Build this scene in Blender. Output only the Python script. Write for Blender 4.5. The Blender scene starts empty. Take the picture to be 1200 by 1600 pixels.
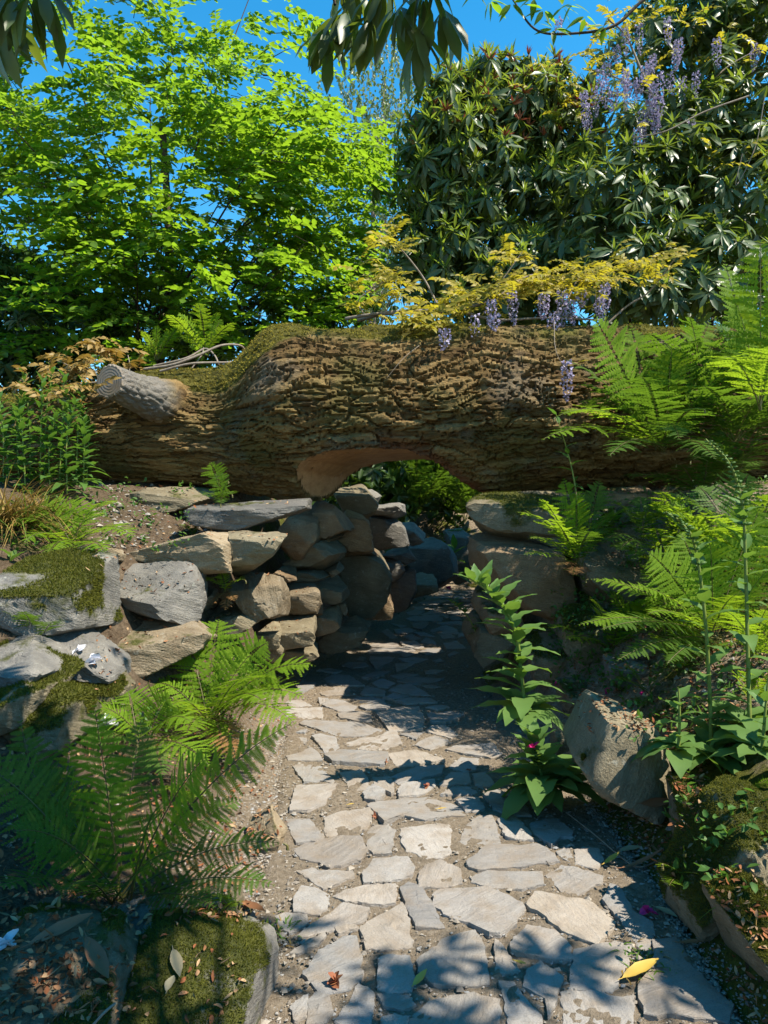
import bpy, bmesh, math, random
import numpy as np
from mathutils import Vector, Matrix, Quaternion

random.seed(7); R = np.random.default_rng(11)
sc = bpy.context.scene
COL = sc.collection

# ------------------------------------------------------------ camera, sky, sun, exposure
FPX = 1155.0            # focal length in pixels of the 1200 x 1600 photograph
EYE = 1.5
cam = bpy.data.cameras.new('camera'); cam_o = bpy.data.objects.new('camera', cam); COL.objects.link(cam_o)
cam.sensor_fit = 'VERTICAL'; cam.sensor_height = 36.0; cam.lens = 36.0 * FPX / 1600.0
cam.clip_start = 0.05; cam.clip_end = 500
cam_o.location = (0, 0, EYE); cam_o.rotation_euler = (math.radians(90), 0, 0)
sc.camera = cam_o

SUN = Vector((0.50, -0.21, 0.80)).normalized()      # towards the sun
world = bpy.data.worlds.new('World'); sc.world = world; world.use_nodes = True
wn = world.node_tree; wn.nodes.clear()
sky = wn.nodes.new('ShaderNodeTexSky'); sky.sky_type = 'NISHITA'; sky.sun_disc = False
sky.sun_elevation = math.asin(SUN.z); sky.sun_rotation = math.atan2(SUN.x, SUN.y)
sky.air_density = 1.0; sky.dust_density = 0.0; sky.ozone_density = 2.5
bg = wn.nodes.new('ShaderNodeBackground'); bg.inputs['Strength'].default_value = 0.125
wo = wn.nodes.new('ShaderNodeOutputWorld')
hs = wn.nodes.new('ShaderNodeHueSaturation'); hs.inputs['Saturation'].default_value = 1.38; hs.inputs['Hue'].default_value = 0.485
wn.links.new(sky.outputs[0], hs.inputs['Color']); wn.links.new(hs.outputs[0], bg.inputs['Color']); wn.links.new(bg.outputs[0], wo.inputs['Surface'])
sun = bpy.data.lights.new('sun', 'SUN'); sun.energy = 5.0; sun.angle = math.radians(0.5); sun.color = (1.0, 0.92, 0.78)
sun_o = bpy.data.objects.new('sun', sun); COL.objects.link(sun_o)
sun_o.rotation_euler = (-SUN).to_track_quat('-Z', 'Y').to_euler(); sun_o.location = (10, -2, 16)
sc.view_settings.view_transform = 'Standard'; sc.view_settings.look = 'None'
sc.view_settings.gamma = 1.0; sc.view_settings.use_curve_mapping = False
sc.view_settings.exposure = 1.15
sc.cycles.use_denoising = True
sc.cycles.max_bounces = 9; sc.cycles.diffuse_bounces = 6; sc.cycles.transmission_bounces = 4
sc.cycles.sample_clamp_indirect = 8

# ------------------------------------------------------------ helpers
def P(px, py, Y):
    """the point at distance Y that the photograph shows at pixel (px, py)"""
    return np.array([(px - 600.0) / FPX * Y, Y, EYE - (py - 800.0) / FPX * Y])
def G(px, py, z=0.0):
    Y = (EYE - z) * FPX / (py - 800.0)
    return P(px, py, Y)
def unit(v):
    v = np.asarray(v, float); return v / np.maximum(np.linalg.norm(v, axis=-1, keepdims=True), 1e-9)
def sstep(a, b, x):
    t = np.clip((x - a) / (b - a), 0, 1); return t * t * (3 - 2 * t)

def _h(i, j, k, s):
    h = (i.astype(np.uint32) * np.uint32(374761393) + j.astype(np.uint32) * np.uint32(668265263)
         + k.astype(np.uint32) * np.uint32(2246822519) + np.uint32(s * 3266489 + 17))
    h ^= h >> np.uint32(13); h *= np.uint32(1274126177); h ^= h >> np.uint32(16)
    h *= np.uint32(2654435761); h ^= h >> np.uint32(15)
    return h.astype(np.float64) / 4294967295.0
def vn(p, s=0):
    p = np.asarray(p, float); f = np.floor(p); i = f.astype(np.int64); u = p - f; u = u * u * u * (u * (u * 6 - 15) + 10)
    x, y, z = i[..., 0], i[..., 1], i[..., 2]; r = 0
    for a in (0, 1):
        for b in (0, 1):
            for c in (0, 1):
                w = (u[..., 0] if a else 1 - u[..., 0]) * (u[..., 1] if b else 1 - u[..., 1]) * (u[..., 2] if c else 1 - u[..., 2])
                r = r + w * _h(x + a, y + b, z + c, s)
    return r * 2 - 1
def fbm(p, o=4, s=0, g=0.5):
    p = np.asarray(p, float); a = 1.0; r = 0; t = 0
    for k in range(o):
        r = r + a * vn(p + 13.7 * k, s + k); t += a; p = p * 2.03; a *= g
    return r / t
def worley(p, s=0):
    p = np.asarray(p, float); f = np.floor(p).astype(np.int64)
    d1 = np.full(p.shape[:-1], 9.0); d2 = d1.copy(); idv = d1 * 0
    for a in (-1, 0, 1):
        for b in (-1, 0, 1):
            c = f + np.array([a, b, 0]); z = c[..., 2] * 0
            q = np.stack([c[..., 0] + _h(c[..., 0], c[..., 1], z, s), c[..., 1] + _h(c[..., 0], c[..., 1], z, s + 5)], -1)
            d = np.linalg.norm(q - p[..., :2], axis=-1)
            new = d < d1
            d2 = np.where(new, d1, np.minimum(d2, d)); idv = np.where(new, _h(c[..., 0], c[..., 1], z, s + 9), idv); d1 = np.where(new, d, d1)
    return d1, d2, idv

def wl(o):
    v = Vector((0, 0, 0))
    while o is not None:
        v += o.location; o = o.parent
    return np.array(v)
def mesh_data(name, V, F, attrs=None, smooth=True, mats=(), mi=None):
    V = np.ascontiguousarray(np.asarray(V, np.float32).reshape(-1, 3))
    Fs = F if isinstance(F, (list, tuple)) else [F]
    Fs = [np.asarray(f, np.int32) for f in Fs if len(f)]
    me = bpy.data.meshes.new(name)
    me.vertices.add(len(V)); me.vertices.foreach_set('co', V.ravel())
    nl = sum(f.size for f in Fs); npoly = sum(len(f) for f in Fs)
    me.loops.add(nl); me.loops.foreach_set('vertex_index', np.concatenate([f.ravel() for f in Fs]))
    me.polygons.add(npoly)
    sizes = np.concatenate([np.full(len(f), f.shape[1], np.int32) for f in Fs])
    me.polygons.foreach_set('loop_start', np.concatenate([[0], np.cumsum(sizes)[:-1]]).astype(np.int32))
    me.polygons.foreach_set('use_smooth', np.full(npoly, bool(smooth)))
    for m in mats: me.materials.append(m)
    if mi is not None: me.polygons.foreach_set('material_index', np.asarray(mi, np.int32))
    me.update(calc_edges=True)
    for k, a in (attrs or {}).items():
        at = me.attributes.new(k, 'FLOAT', 'POINT'); at.data.foreach_set('value', np.asarray(a, np.float32))
    return me
def tag(o, label=None, cat=None, group=None, kind=None):
    if label: o['label'] = label
    if cat: o['category'] = cat
    if group: o['group'] = group
    if kind: o['kind'] = kind
    return o
def link(name, me, parent=None, loc=None, mat4=None):
    o = bpy.data.objects.new(name, me); COL.objects.link(o)
    if parent is not None: o.parent = parent
    if mat4 is not None: o.matrix_local = mat4
    elif loc is not None: o.location = [float(a) for a in loc]
    return o
def mk(name, V, F, mat, parent=None, loc=None, attrs=None, smooth=True, mi=None, kind=None):
    """world-space vertices -> one mesh object (origin at loc, or at its parent's origin)"""
    V = np.asarray(V, float)
    base = wl(parent) if parent is not None else np.zeros(3)
    l = np.zeros(3) if loc is None else np.asarray(loc, float) - base
    mats = mat if isinstance(mat, (list, tuple)) else [mat]
    o = link(name, mesh_data(name, V - base - l, F, attrs, smooth, mats, mi), parent, l)
    if kind: o['kind'] = kind
    return o
def thing(name, loc, label, cat, group=None):
    o = bpy.data.objects.new(name, None); COL.objects.link(o); o.location = [float(a) for a in loc]
    o.empty_display_size = 0.1
    return tag(o, label, cat, group)

class MB:
    """collects pieces of one mesh"""
    def __init__(s): s.V = []; s.F3 = []; s.F4 = []; s.n = 0
    def add(s, V, F):
        V = np.asarray(V, float).reshape(-1, 3); F = np.asarray(F, int)
        if len(F): (s.F4 if F.shape[1] == 4 else s.F3).append(F + s.n)
        s.V.append(V); s.n += len(V)
    def get(s):
        F = []
        if s.F3: F.append(np.concatenate(s.F3))
        if s.F4: F.append(np.concatenate(s.F4))
        return np.concatenate(s.V), F
    def build(s, name, mat, parent=None, loc=None, smooth=True, kind=None, attrs=None):
        V, F = s.get(); return mk(name, V, F, mat, parent, loc, attrs, smooth, None, kind)

def bez(p, n):
    t = np.linspace(0, 1, n)[:, None]; p = [np.asarray(q, float) for q in p]
    if len(p) == 2: return p[0] * (1 - t) + p[1] * t
    if len(p) == 3: return p[0] * (1 - t) ** 2 + p[1] * 2 * t * (1 - t) + p[2] * t * t
    return p[0] * (1 - t) ** 3 + p[1] * 3 * t * (1 - t) ** 2 + p[2] * 3 * t * t * (1 - t) + p[3] * t ** 3
def smooth_line(pts, k=6):
    """Catmull-Rom through the points"""
    p = [np.asarray(q, float) for q in pts]; p = [2 * p[0] - p[1]] + p + [2 * p[-1] - p[-2]]; out = []
    for i in range(1, len(p) - 2):
        for t in np.linspace(0, 1, k, endpoint=False):
            a, b, c, d = p[i - 1], p[i], p[i + 1], p[i + 2]
            out.append(0.5 * (2 * b + (c - a) * t + (2 * a - 5 * b + 4 * c - d) * t * t + (3 * b - a - 3 * c + d) * t ** 3))
    out.append(p[-2]); return np.array(out)
def tube(pts, r, k=6, cap=True):
    pts = np.asarray(pts, float); n = len(pts); r = np.broadcast_to(np.asarray(r, float), (n,))
    T = unit(np.gradient(pts, axis=0)); ref = np.array([0.13, 0.31, 0.94]); A = unit(np.cross(T, ref)); B = np.cross(T, A)
    a = np.arange(k) * 2 * np.pi / k
    V = pts[:, None] + r[:, None, None] * (np.cos(a)[None, :, None] * A[:, None] + np.sin(a)[None, :, None] * B[:, None])
    i = np.arange(n - 1)[:, None] * k; j = np.arange(k)[None]; j2 = (j + 1) % k
    F = np.stack([i + j, i + j2, i + k + j2, i + k + j], -1).reshape(-1, 4)
    return V.reshape(-1, 3), F

def vnormals(V, F):
    N = np.zeros_like(V)
    for f in (F if isinstance(F, list) else [F]):
        n = np.cross(V[f[:, 1]] - V[f[:, 0]], V[f[:, -1]] - V[f[:, 0]])
        for c in range(f.shape[1]): np.add.at(N, f[:, c], n)
    return unit(N)

_ico = {}
def ico(s):
    if s not in _ico:
        b = bmesh.new(); bmesh.ops.create_icosphere(b, subdivisions=s, radius=1)
        _ico[s] = (np.array([v.co[:] for v in b.verts]), np.array([[v.index for v in f.verts] for f in b.faces])); b.free()
    return _ico[s]

# ---- leaves -----------------------------------------------------------------
T_OV = (np.array([0, .18, .45, .75, 1.]), np.array([.06, .62, 1., .72, .04]))      # oval
T_LA = (np.array([0, .30, .70, 1.]), np.array([.10, .80, .92, .05]))      # long, widest beyond the middle
T_LN = (np.array([0, .2, .45, .75, 1.]), np.array([.15, .9, .95, .5, .02]))        # lance-shaped
def leafgrid(B, D, U, L, W, droop=0.1, fold=0.15, T=T_OV, wav=0.0):
    """N leaves: base B, direction D, upper side U, length L, width W -> V, F (8 quads each)"""
    B = np.atleast_2d(np.asarray(B, float)); n = len(B)
    D = unit(np.broadcast_to(np.asarray(D, float), (n, 3))); U = np.broadcast_to(np.asarray(U, float), (n, 3))
    U = unit(U - D * (U * D).sum(-1, keepdims=True)); S = np.cross(D, U)
    L = np.broadcast_to(np.asarray(L, float), (n,))[:, None, None]; W = np.broadcast_to(np.asarray(W, float), (n,))[:, None, None]
    dr = np.broadcast_to(np.asarray(droop, float), (n,))[:, None, None]
    t, w = T; k = len(t); t3 = t[None, :, None]; w3 = w[None, :, None]
    rows = []
    for s in (-1, 0, 1):
        off = 0
        if wav and s: off = wav * W * np.sin(t3 * 17 + s * 1.3 + np.arange(n)[:, None, None])
        p = B[:, None] + D[:, None] * L * (t3 - .25 * dr * t3 ** 2) - U[:, None] * L * dr * t3 ** 2 + S[:, None] * (s * .5) * W * w3 + U[:, None] * (fold * abs(s) * W * w3 + off)
        rows.append(p)
    V = np.stack(rows, 2)                       # n,k,3,3
    base = np.arange(n)[:, None, None] * (k * 3); i = np.arange(k - 1)[None, :, None] * 3; j = np.arange(2)[None, None]
    F = np.stack([base + i + j, base + i + j + 1, base + i + 3 + j + 1, base + i + 3 + j], -1).reshape(-1, 4)
    return V.reshape(-1, 3), F
def hexleaf(B, D, U, L, W, fold=0.15, droop=0.1):
    """N small leaves of two quads each"""
    n = len(B); D = unit(D); U = unit(U - D * (U * D).sum(-1, keepdims=True)); S = np.cross(D, U)
    L = np.broadcast_to(L, (n,))[:, None]; W = np.broadcast_to(W, (n,))[:, None]
    V = np.stack([B, B + D * L * .33 + S * W * .46 + U * fold * W, B + D * L * .72 + S * W * .38 + U * (fold * W - droop * L * .5),
                  B + D * L - U * droop * L, B + D * L * .72 - S * W * .38 + U * (fold * W - droop * L * .5), B + D * L * .33 - S * W * .46 + U * fold * W], 1)
    b = np.arange(n)[:, None] * 6
    F = np.concatenate([b + np.array([[0, 1, 2, 3]]), b + np.array([[0, 3, 4, 5]])])
    return V.reshape(-1, 3), F
def frame4(b, d, u, L):
    """4x4 matrix that puts a unit leaf (along +Y, upper side +Z) at b"""
    d = Vector(d).normalized(); u = Vector(u); u = (u - d * u.dot(d)).normalized(); s = d.cross(u)
    m = Matrix.Identity(4)
    for r in range(3):
        m[r][0] = s[r] * L; m[r][1] = d[r] * L; m[r][2] = u[r] * L; m[r][3] = float(b[r])
    return m
def rdir(n):
    v = R.normal(size=(n, 3)); return unit(v)

# ------------------------------------------------------------ materials
def nodes(name):
    m = bpy.data.materials.new(name); m.use_nodes = True; nt = m.node_tree; nt.nodes.clear()
    out = nt.nodes.new('ShaderNodeOutputMaterial'); return m, nt, out
class NT:
    def __init__(s, nt): s.nt = nt
    def n(s, t, **kw):
        x = s.nt.nodes.new('ShaderNode' + t)
        for k, v in kw.items():
            if k.startswith('i_'):
                x.inputs[k[2:].replace('_', ' ')].default_value = v
            else: setattr(x, k, v)
        return x
    def l(s, a, b): s.nt.links.new(a, b)
    def attr(s, name): return s.n('Attribute', attribute_name=name).outputs['Fac']
    def pos(s): return s.n('NewGeometry').outputs['Position']
    def math(s, op, a, b=0.0, clamp=False):
        x = s.n('Math', operation=op, use_clamp=clamp)
        for k, v in ((0, a), (1, b)):
            if isinstance(v, (int, float)): x.inputs[k].default_value = v
            else: s.l(v, x.inputs[k])
        return x.outputs[0]
    def noise(s, vec, scale, detail=4, rough=0.55, dist=0.0):
        x = s.n('TexNoise'); x.inputs['Scale'].default_value = scale; x.inputs['Detail'].default_value = detail
        x.inputs['Roughness'].default_value = rough; x.inputs['Distortion'].default_value = dist
        if vec is not None: s.l(vec, x.inputs['Vector'])
        return x.outputs['Fac']
    def ramp(s, fac, *st):
        x = s.n('ValToRGB'); e = x.color_ramp.elements
        while len(e) < len(st): e.new(0.5)
        for q, (p, c) in zip(e, st): q.position = p; q.color = (*c, 1) if len(c) == 3 else c
        s.l(fac, x.inputs[0]); return x.outputs['Color']
    def rng(s, fac, a, b, c=0.0, d=1.0):
        x = s.n('MapRange', clamp=True); x.inputs[1].default_value = a; x.inputs[2].default_value = b; x.inputs[3].default_value = c; x.inputs[4].default_value = d
        s.l(fac, x.inputs[0]); return x.outputs[0]
    def mix(s, fac, a, b, mode='MIX'):
        x = s.n('Mix', data_type='RGBA', blend_type=mode)
        for k, v in ((0, fac), (6, a), (7, b)):
            if isinstance(v, (int, float)): x.inputs[k].default_value = v
            elif isinstance(v, tuple): x.inputs[k].default_value = (*v, 1) if len(v) == 3 else v
            else: s.l(v, x.inputs[k])
        return x.outputs[2]
    def xyz(s, a, b, c):
        x = s.n('CombineXYZ')
        for k, v in enumerate((a, b, c)):
            if isinstance(v, (int, float)): x.inputs[k].default_value = v
            else: s.l(v, x.inputs[k])
        return x.outputs[0]
    def scale(s, vec, v):
        x = s.n('VectorMath', operation='MULTIPLY'); s.l(vec, x.inputs[0]); x.inputs[1].default_value = v; return x.outputs[0]
    def bump(s, h, strength=0.5, dist=0.01, nrm=None):
        x = s.n('Bump'); x.inputs['Strength'].default_value = strength; x.inputs['Distance'].default_value = dist
        s.l(h, x.inputs['Height'])
        if nrm is not None: s.l(nrm, x.inputs['Normal'])
        return x.outputs[0]
    def bsdf(s, col, rough=0.8, nrm=None, spec=0.3):
        x = s.n('BsdfPrincipled'); x.inputs['Specular IOR Level'].default_value = spec
        if isinstance(col, tuple): x.inputs['Base Color'].default_value = (*col, 1)
        else: s.l(col, x.inputs['Base Color'])
        if isinstance(rough, (int, float)): x.inputs['Roughness'].default_value = rough
        else: s.l(rough, x.inputs['Roughness'])
        if nrm is not None: s.l(nrm, x.inputs['Normal'])
        return x.outputs[0]

MOSS_A, MOSS_B = (0.042, 0.052, 0.010), (0.125, 0.125, 0.022)
def rock_mat(name, c1, c2, c3, streak=0.6, lichen=0.35, rough=0.75, bumpy=0.7):
    m, nt, out = nodes(name); k = NT(nt); p = k.pos(); bed = k.attr('bed'); moss = k.attr('moss')
    oi = k.n('ObjectInfo').outputs['Random']
    sp = k.n('SeparateXYZ'); k.l(p, sp.inputs[0])
    v = k.xyz(k.math('MULTIPLY', bed, 34.0), k.math('MULTIPLY', sp.outputs[0], 5.0), k.math('MULTIPLY', sp.outputs[1], 5.0))
    st = k.noise(v, 1.0, 5, 0.6, 0.4)
    v2 = k.xyz(k.math('MULTIPLY', bed, 120.0), k.math('MULTIPLY', sp.outputs[0], 14.0), k.math('MULTIPLY', sp.outputs[2], 14.0))
    st2 = k.noise(v2, 1.0, 4, 0.6)
    bl = k.noise(p, 5.0, 5, 0.6, 0.3); gr = k.noise(p, 90.0, 5, 0.65)
    f = k.math('ADD', k.math('MULTIPLY', st, streak * .6), k.math('MULTIPLY', bl, 1 - streak * .6))
    c = k.ramp(k.rng(f, 0.3, 0.7), (0.0, c1), (0.5, c2), (1.0, c3))
    c = k.mix(k.rng(gr, 0.35, 0.75, 0.0, 0.45), c, tuple(x * 0.45 for x in c1))
    c = k.mix(k.rng(st2, 0.5, 0.8, 0.0, 0.22), c, tuple(min(1, x * 1.5) for x in c3))
    li = k.noise(p, 16.0, 4, 0.7); c = k.mix(k.rng(li, 0.60, 0.70, 0.0, lichen), c, (0.42, 0.42, 0.36))
    hsv = k.n('HueSaturation'); k.l(c, hsv.inputs['Color']); k.l(k.rng(oi, 0, 1, 0.75, 1.2), hsv.inputs['Value']); c = hsv.outputs[0]
    mn = k.noise(p, 14.0, 5, 0.7); mf = k.noise(p, 260.0, 3, 0.6)
    mm = k.rng(k.math('ADD', moss, k.math('MULTIPLY', k.math('SUBTRACT', mn, 0.5), 1.5)), 0.36, 0.66)
    mc = k.mix(k.rng(k.noise(p, 9.0, 5, 0.7), 0.35, 0.65), MOSS_A, MOSS_B)
    mc = k.mix(k.rng(mf, 0.3, 0.7, 0.0, 0.6), mc, (0.022, 0.025, 0.006))
    c = k.mix(mm, c, mc)
    h = k.math('ADD', k.math('MULTIPLY', st2, 0.5), k.math('ADD', k.math('MULTIPLY', gr, 0.7), k.math('MULTIPLY', st, 0.5)))
    nb = k.bump(h, bumpy, 0.022); nb = k.bump(k.math('MULTIPLY', mf, mm), 0.9, 0.012, nb)
    r = k.math('ADD', k.math('MULTIPLY', mm, 0.25), rough - 0.1, True)
    k.l(k.bsdf(c, r, nb, 0.25), out.inputs[0]); return m
M = {}
M['grey'] = rock_mat('grey_schist', (0.095, 0.090, 0.082), (0.17, 0.158, 0.138), (0.25, 0.230, 0.195), lichen=0.45)
M['tan'] = rock_mat('tan_schist', (0.15, 0.105, 0.060), (0.24, 0.185, 0.115), (0.32, 0.265, 0.19), streak=0.75)
M['brown'] = rock_mat('brown_schist', (0.13, 0.085, 0.048), (0.225, 0.155, 0.088), (0.31, 0.235, 0.14), streak=0.6, lichen=0.2)
M['olive'] = rock_mat('olive_schist', (0.105, 0.085, 0.052), (0.18, 0.148, 0.092), (0.25, 0.212, 0.14), lichen=0.3)

def flag_mat():
    m, nt, out = nodes('flagstone_slate'); k = NT(nt); p = k.pos(); oi = k.n('ObjectInfo').outputs['Random']
    ca, sa = k.math('COSINE', k.math('MULTIPLY', oi, 6.28)), k.math('SINE', k.math('MULTIPLY', oi, 6.28))
    sp = k.n('SeparateXYZ'); k.l(p, sp.inputs[0])
    a = k.math('ADD', k.math('MULTIPLY', sp.outputs[0], ca), k.math('MULTIPLY', sp.outputs[1], sa))
    b = k.math('SUBTRACT', k.math('MULTIPLY', sp.outputs[1], ca), k.math('MULTIPLY', sp.outputs[0], sa))
    v = k.xyz(k.math('MULTIPLY', a, 5.0), k.math('MULTIPLY', b, 28.0), k.math('MULTIPLY', sp.outputs[2], 60.0))
    st = k.noise(v, 1.0, 6, 0.62, 0.7); bl = k.noise(p, 9.0, 5, 0.6); gr = k.noise(p, 170.0, 4, 0.7); big = k.noise(p, 22.0, 5, 0.65, 0.4)
    base = k.ramp(oi, (0.0, (0.19, 0.18, 0.172)), (0.3, (0.285, 0.252, 0.218)), (0.6, (0.205, 0.198, 0.19)), (0.85, (0.315, 0.278, 0.238)), (1.0, (0.185, 0.192, 0.20)))
    o2 = k.math('FRACT', k.math('MULTIPLY', oi, 7.13)); hs = k.n('HueSaturation'); k.l(base, hs.inputs['Color']); k.l(k.rng(o2, 0, 1, .78, 1.18), hs.inputs['Value']); k.l(k.rng(k.math('FRACT', k.math('MULTIPLY', oi, 13.7)), 0, 1, .6, 1.5), hs.inputs['Saturation']); base = hs.outputs[0]
    c = k.mix(k.rng(st, 0.35, 0.7, 0, 0.42), base, (0.33, 0.30, 0.265))
    c = k.mix(k.rng(bl, 0.45, 0.70, 0, 0.7), c, (0.21, 0.16, 0.11))
    c = k.mix(k.rng(gr, 0.45, 0.75, 0, 0.5), c, (0.11, 0.10, 0.09))
    h = k.math('ADD', st, k.math('ADD', k.math('MULTIPLY', gr, 0.35), k.math('MULTIPLY', big, 0.8)))
    k.l(k.bsdf(c, 0.68, k.bump(h, 0.75, 0.012), 0.3), out.inputs[0]); return m
M['flag'] = flag_mat()

def soil_mat(name, cs, grain=160.0, moss=True):
    m, nt, out = nodes(name); k = NT(nt); p = k.pos()
    a = k.noise(p, 3.0, 6, 0.65); b = k.noise(p, 38.0, 6, 0.7); g = k.noise(p, grain, 4, 0.7)
    c = k.ramp(k.rng(b, 0.3, 0.7), (0.0, cs[0]), (0.5, cs[1]), (1.0, cs[2]))
    c = k.mix(k.rng(g, 0.55, 0.75, 0, 0.7), c, cs[3])
    h = k.math('ADD', b, k.math('MULTIPLY', g, 0.6))
    if moss:
        c = k.mix(k.attr('near'), c, k.ramp(k.rng(b, 0.3, 0.7), (0.0, (0.14, 0.107, 0.072)), (0.5, (0.23, 0.18, 0.128)), (1.0, (0.31, 0.25, 0.185))))
        ms = k.attr('moss'); mm = k.rng(k.math('ADD', ms, k.math('MULTIPLY', k.math('SUBTRACT', a, 0.5), 1.4)), 0.45, 0.62)
        mc = k.mix(k.rng(b, 0.35, 0.65), MOSS_A, MOSS_B); c = k.mix(mm, c, mc)
    k.l(k.bsdf(c, 0.95, k.bump(h, 0.9, 0.03), 0.1), out.inputs[0]); return m
M['soil'] = soil_mat('bank_soil', ((0.045, 0.030, 0.018), (0.10, 0.070, 0.044), (0.17, 0.125, 0.08), (0.23, 0.18, 0.125)))
M['dirt'] = soil_mat('path_dirt', ((0.15, 0.115, 0.078), (0.24, 0.19, 0.135), (0.32, 0.262, 0.195), (0.36, 0.31, 0.25)), 220.0, False)
def island_mat(name, stops, rough=0.8, spec=0.2):
    m, nt, out = nodes(name); k = NT(nt); r = k.n('NewGeometry').outputs['Random Per Island']
    c = k.ramp(r, *stops); g = k.noise(k.pos(), 120.0, 3, 0.6); c = k.mix(k.rng(g, 0.4, 0.8, 0, 0.4), c, (0.10, 0.085, 0.07))
    k.l(k.bsdf(c, rough, None, spec), out.inputs[0]); return m
M['gravel'] = island_mat('gravel_chips', ((0, (0.13, 0.11, 0.09)), (0.4, (0.22, 0.19, 0.155)), (0.75, (0.31, 0.27, 0.22)), (1, (0.24, 0.24, 0.24))))
M['litter'] = island_mat('dry_leaf_litter', ((0, (0.10, 0.045, 0.02)), (0.35, (0.22, 0.075, 0.03)), (0.7, (0.26, 0.14, 0.07)), (1, (0.36, 0.25, 0.14))), spec=0.03)

def leaf_mat(name, ca, cb, tr, tfac=0.45, rough=0.42, spec=0.4, vein=0.0, flecks=None):
    m, nt, out = nodes(name); k = NT(nt); r = k.n('NewGeometry').outputs['Random Per Island']
    oi = k.n('ObjectInfo').outputs['Random']; r2 = k.math('FRACT', k.math('ADD', r, oi))
    n = k.noise(k.pos(), 30.0, 3, 0.6)
    f = k.math('ADD', k.math('MULTIPLY', r2, 0.7), k.math('MULTIPLY', n, 0.3))
    c = k.mix(f, ca, cb); t = k.mix(f, tuple(x * 0.7 for x in tr), tr)
    if flecks: c = k.mix(k.rng(r2, 0.90, 0.93), c, flecks)
    b = k.bsdf(c, rough, None, spec); tl = k.n('BsdfTranslucent'); k.l(t, tl.inputs[0])
    mx = k.n('MixShader'); mx.inputs[0].default_value = tfac; k.l(b, mx.inputs[1]); k.l(tl.outputs[0], mx.inputs[2]); k.l(mx.outputs[0], out.inputs[0]); return m
M['beech'] = leaf_mat('beech_leaf', (0.058, 0.130, 0.012), (0.115, 0.20, 0.02), (0.32, 0.53, 0.022), 0.5)
M['birch'] = leaf_mat('birch_leaf', (0.075, 0.12, 0.045), (0.14, 0.19, 0.08), (0.25, 0.36, 0.07), 0.4)
M['rhodo'] = leaf_mat('rhododendron_leaf', (0.050, 0.085, 0.034), (0.090, 0.132, 0.050), (0.24, 0.32, 0.025), 0.34, 0.38, 0.38)
M['rhodo_new'] = leaf_mat('young_rhododendron_leaf', (0.11, 0.18, 0.035), (0.18, 0.25, 0.04), (0.34, 0.46, 0.04), 0.38, 0.4)
M['shrub'] = leaf_mat('dark_shrub_leaf', (0.022, 0.050, 0.012), (0.05, 0.095, 0.02), (0.10, 0.19, 0.015), 0.35)
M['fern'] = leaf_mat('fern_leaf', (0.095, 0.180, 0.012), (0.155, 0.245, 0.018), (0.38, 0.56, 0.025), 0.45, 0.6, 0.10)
M['fern_shade'] = leaf_mat('shaded_fern_leaf', (0.045, 0.095, 0.014), (0.080, 0.145, 0.020), (0.18, 0.32, 0.02), 0.38, 0.55, 0.12)  # darker copy of the fern leaf: the shade is put into its colour
M['fern_dry'] = leaf_mat('withered_fern', (0.16, 0.08, 0.03), (0.26, 0.15, 0.06), (0.25, 0.12, 0.04), 0.25, 0.7, 0.1)
M['fox'] = leaf_mat('foxglove_leaf', (0.075, 0.15, 0.035), (0.115, 0.195, 0.05), (0.22, 0.38, 0.04), 0.34, 0.5, 0.3)
M['herb'] = leaf_mat('herb_leaf', (0.045, 0.115, 0.02), (0.08, 0.16, 0.03), (0.16, 0.32, 0.03), 0.35, 0.5, 0.3)
M['gold'] = leaf_mat('young_wisteria_leaf', (0.18, 0.19, 0.015), (0.38, 0.28, 0.05), (0.58, 0.50, 0.03), 0.45, 0.5, 0.25)
M['bronze'] = leaf_mat('bronze_young_leaf', (0.20, 0.12, 0.03), (0.32, 0.22, 0.07), (0.40, 0.24, 0.04), 0.35, 0.5, 0.25)
M['lilac'] = leaf_mat('wisteria_flower', (0.27, 0.235, 0.38), (0.46, 0.43, 0.56), (0.36, 0.31, 0.52), 0.3, 0.6, 0.15)
M['red'] = leaf_mat('red_seed_head', (0.20, 0.06, 0.04), (0.34, 0.15, 0.06), (0.3, 0.05, 0.04), 0.2, 0.6, 0.2)
M['pink'] = leaf_mat('pink_petal', (0.50, 0.025, 0.16), (0.62, 0.05, 0.25), (0.7, 0.04, 0.25), 0.3, 0.5, 0.2)
M['white'] = leaf_mat('white_petal', (0.70, 0.69, 0.74), (0.80, 0.79, 0.82), (0.7, 0.7, 0.75), 0.3, 0.6, 0.15)
M['straw'] = leaf_mat('dry_grass', (0.22, 0.13, 0.035), (0.30, 0.21, 0.06), (0.30, 0.19, 0.04), 0.3, 0.6, 0.2)
M['grass'] = leaf_mat('grass_blade', (0.07, 0.14, 0.02), (0.12, 0.20, 0.03), (0.2, 0.34, 0.03), 0.35)
M['moss'] = leaf_mat('moss_tuft', (0.055, 0.065, 0.010), (0.125, 0.125, 0.020), (0.20, 0.20, 0.02), 0.3, 0.8, 0.1)
M['moss_gold'] = leaf_mat('dry_moss_tuft', (0.17, 0.145, 0.022), (0.30, 0.255, 0.045), (0.34, 0.28, 0.035), 0.25, 0.85, 0.1)
M['dead_brown'] = leaf_mat('dead_leaf_brown', (0.17, 0.075, 0.035), (0.26, 0.13, 0.07), (0.2, 0.1, 0.04), 0.12, 0.45, 0.35)
M['dead_yellow'] = leaf_mat('dead_leaf_yellow', (0.42, 0.28, 0.05), (0.50, 0.34, 0.07), (0.4, 0.25, 0.03), 0.15, 0.45, 0.35)
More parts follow.
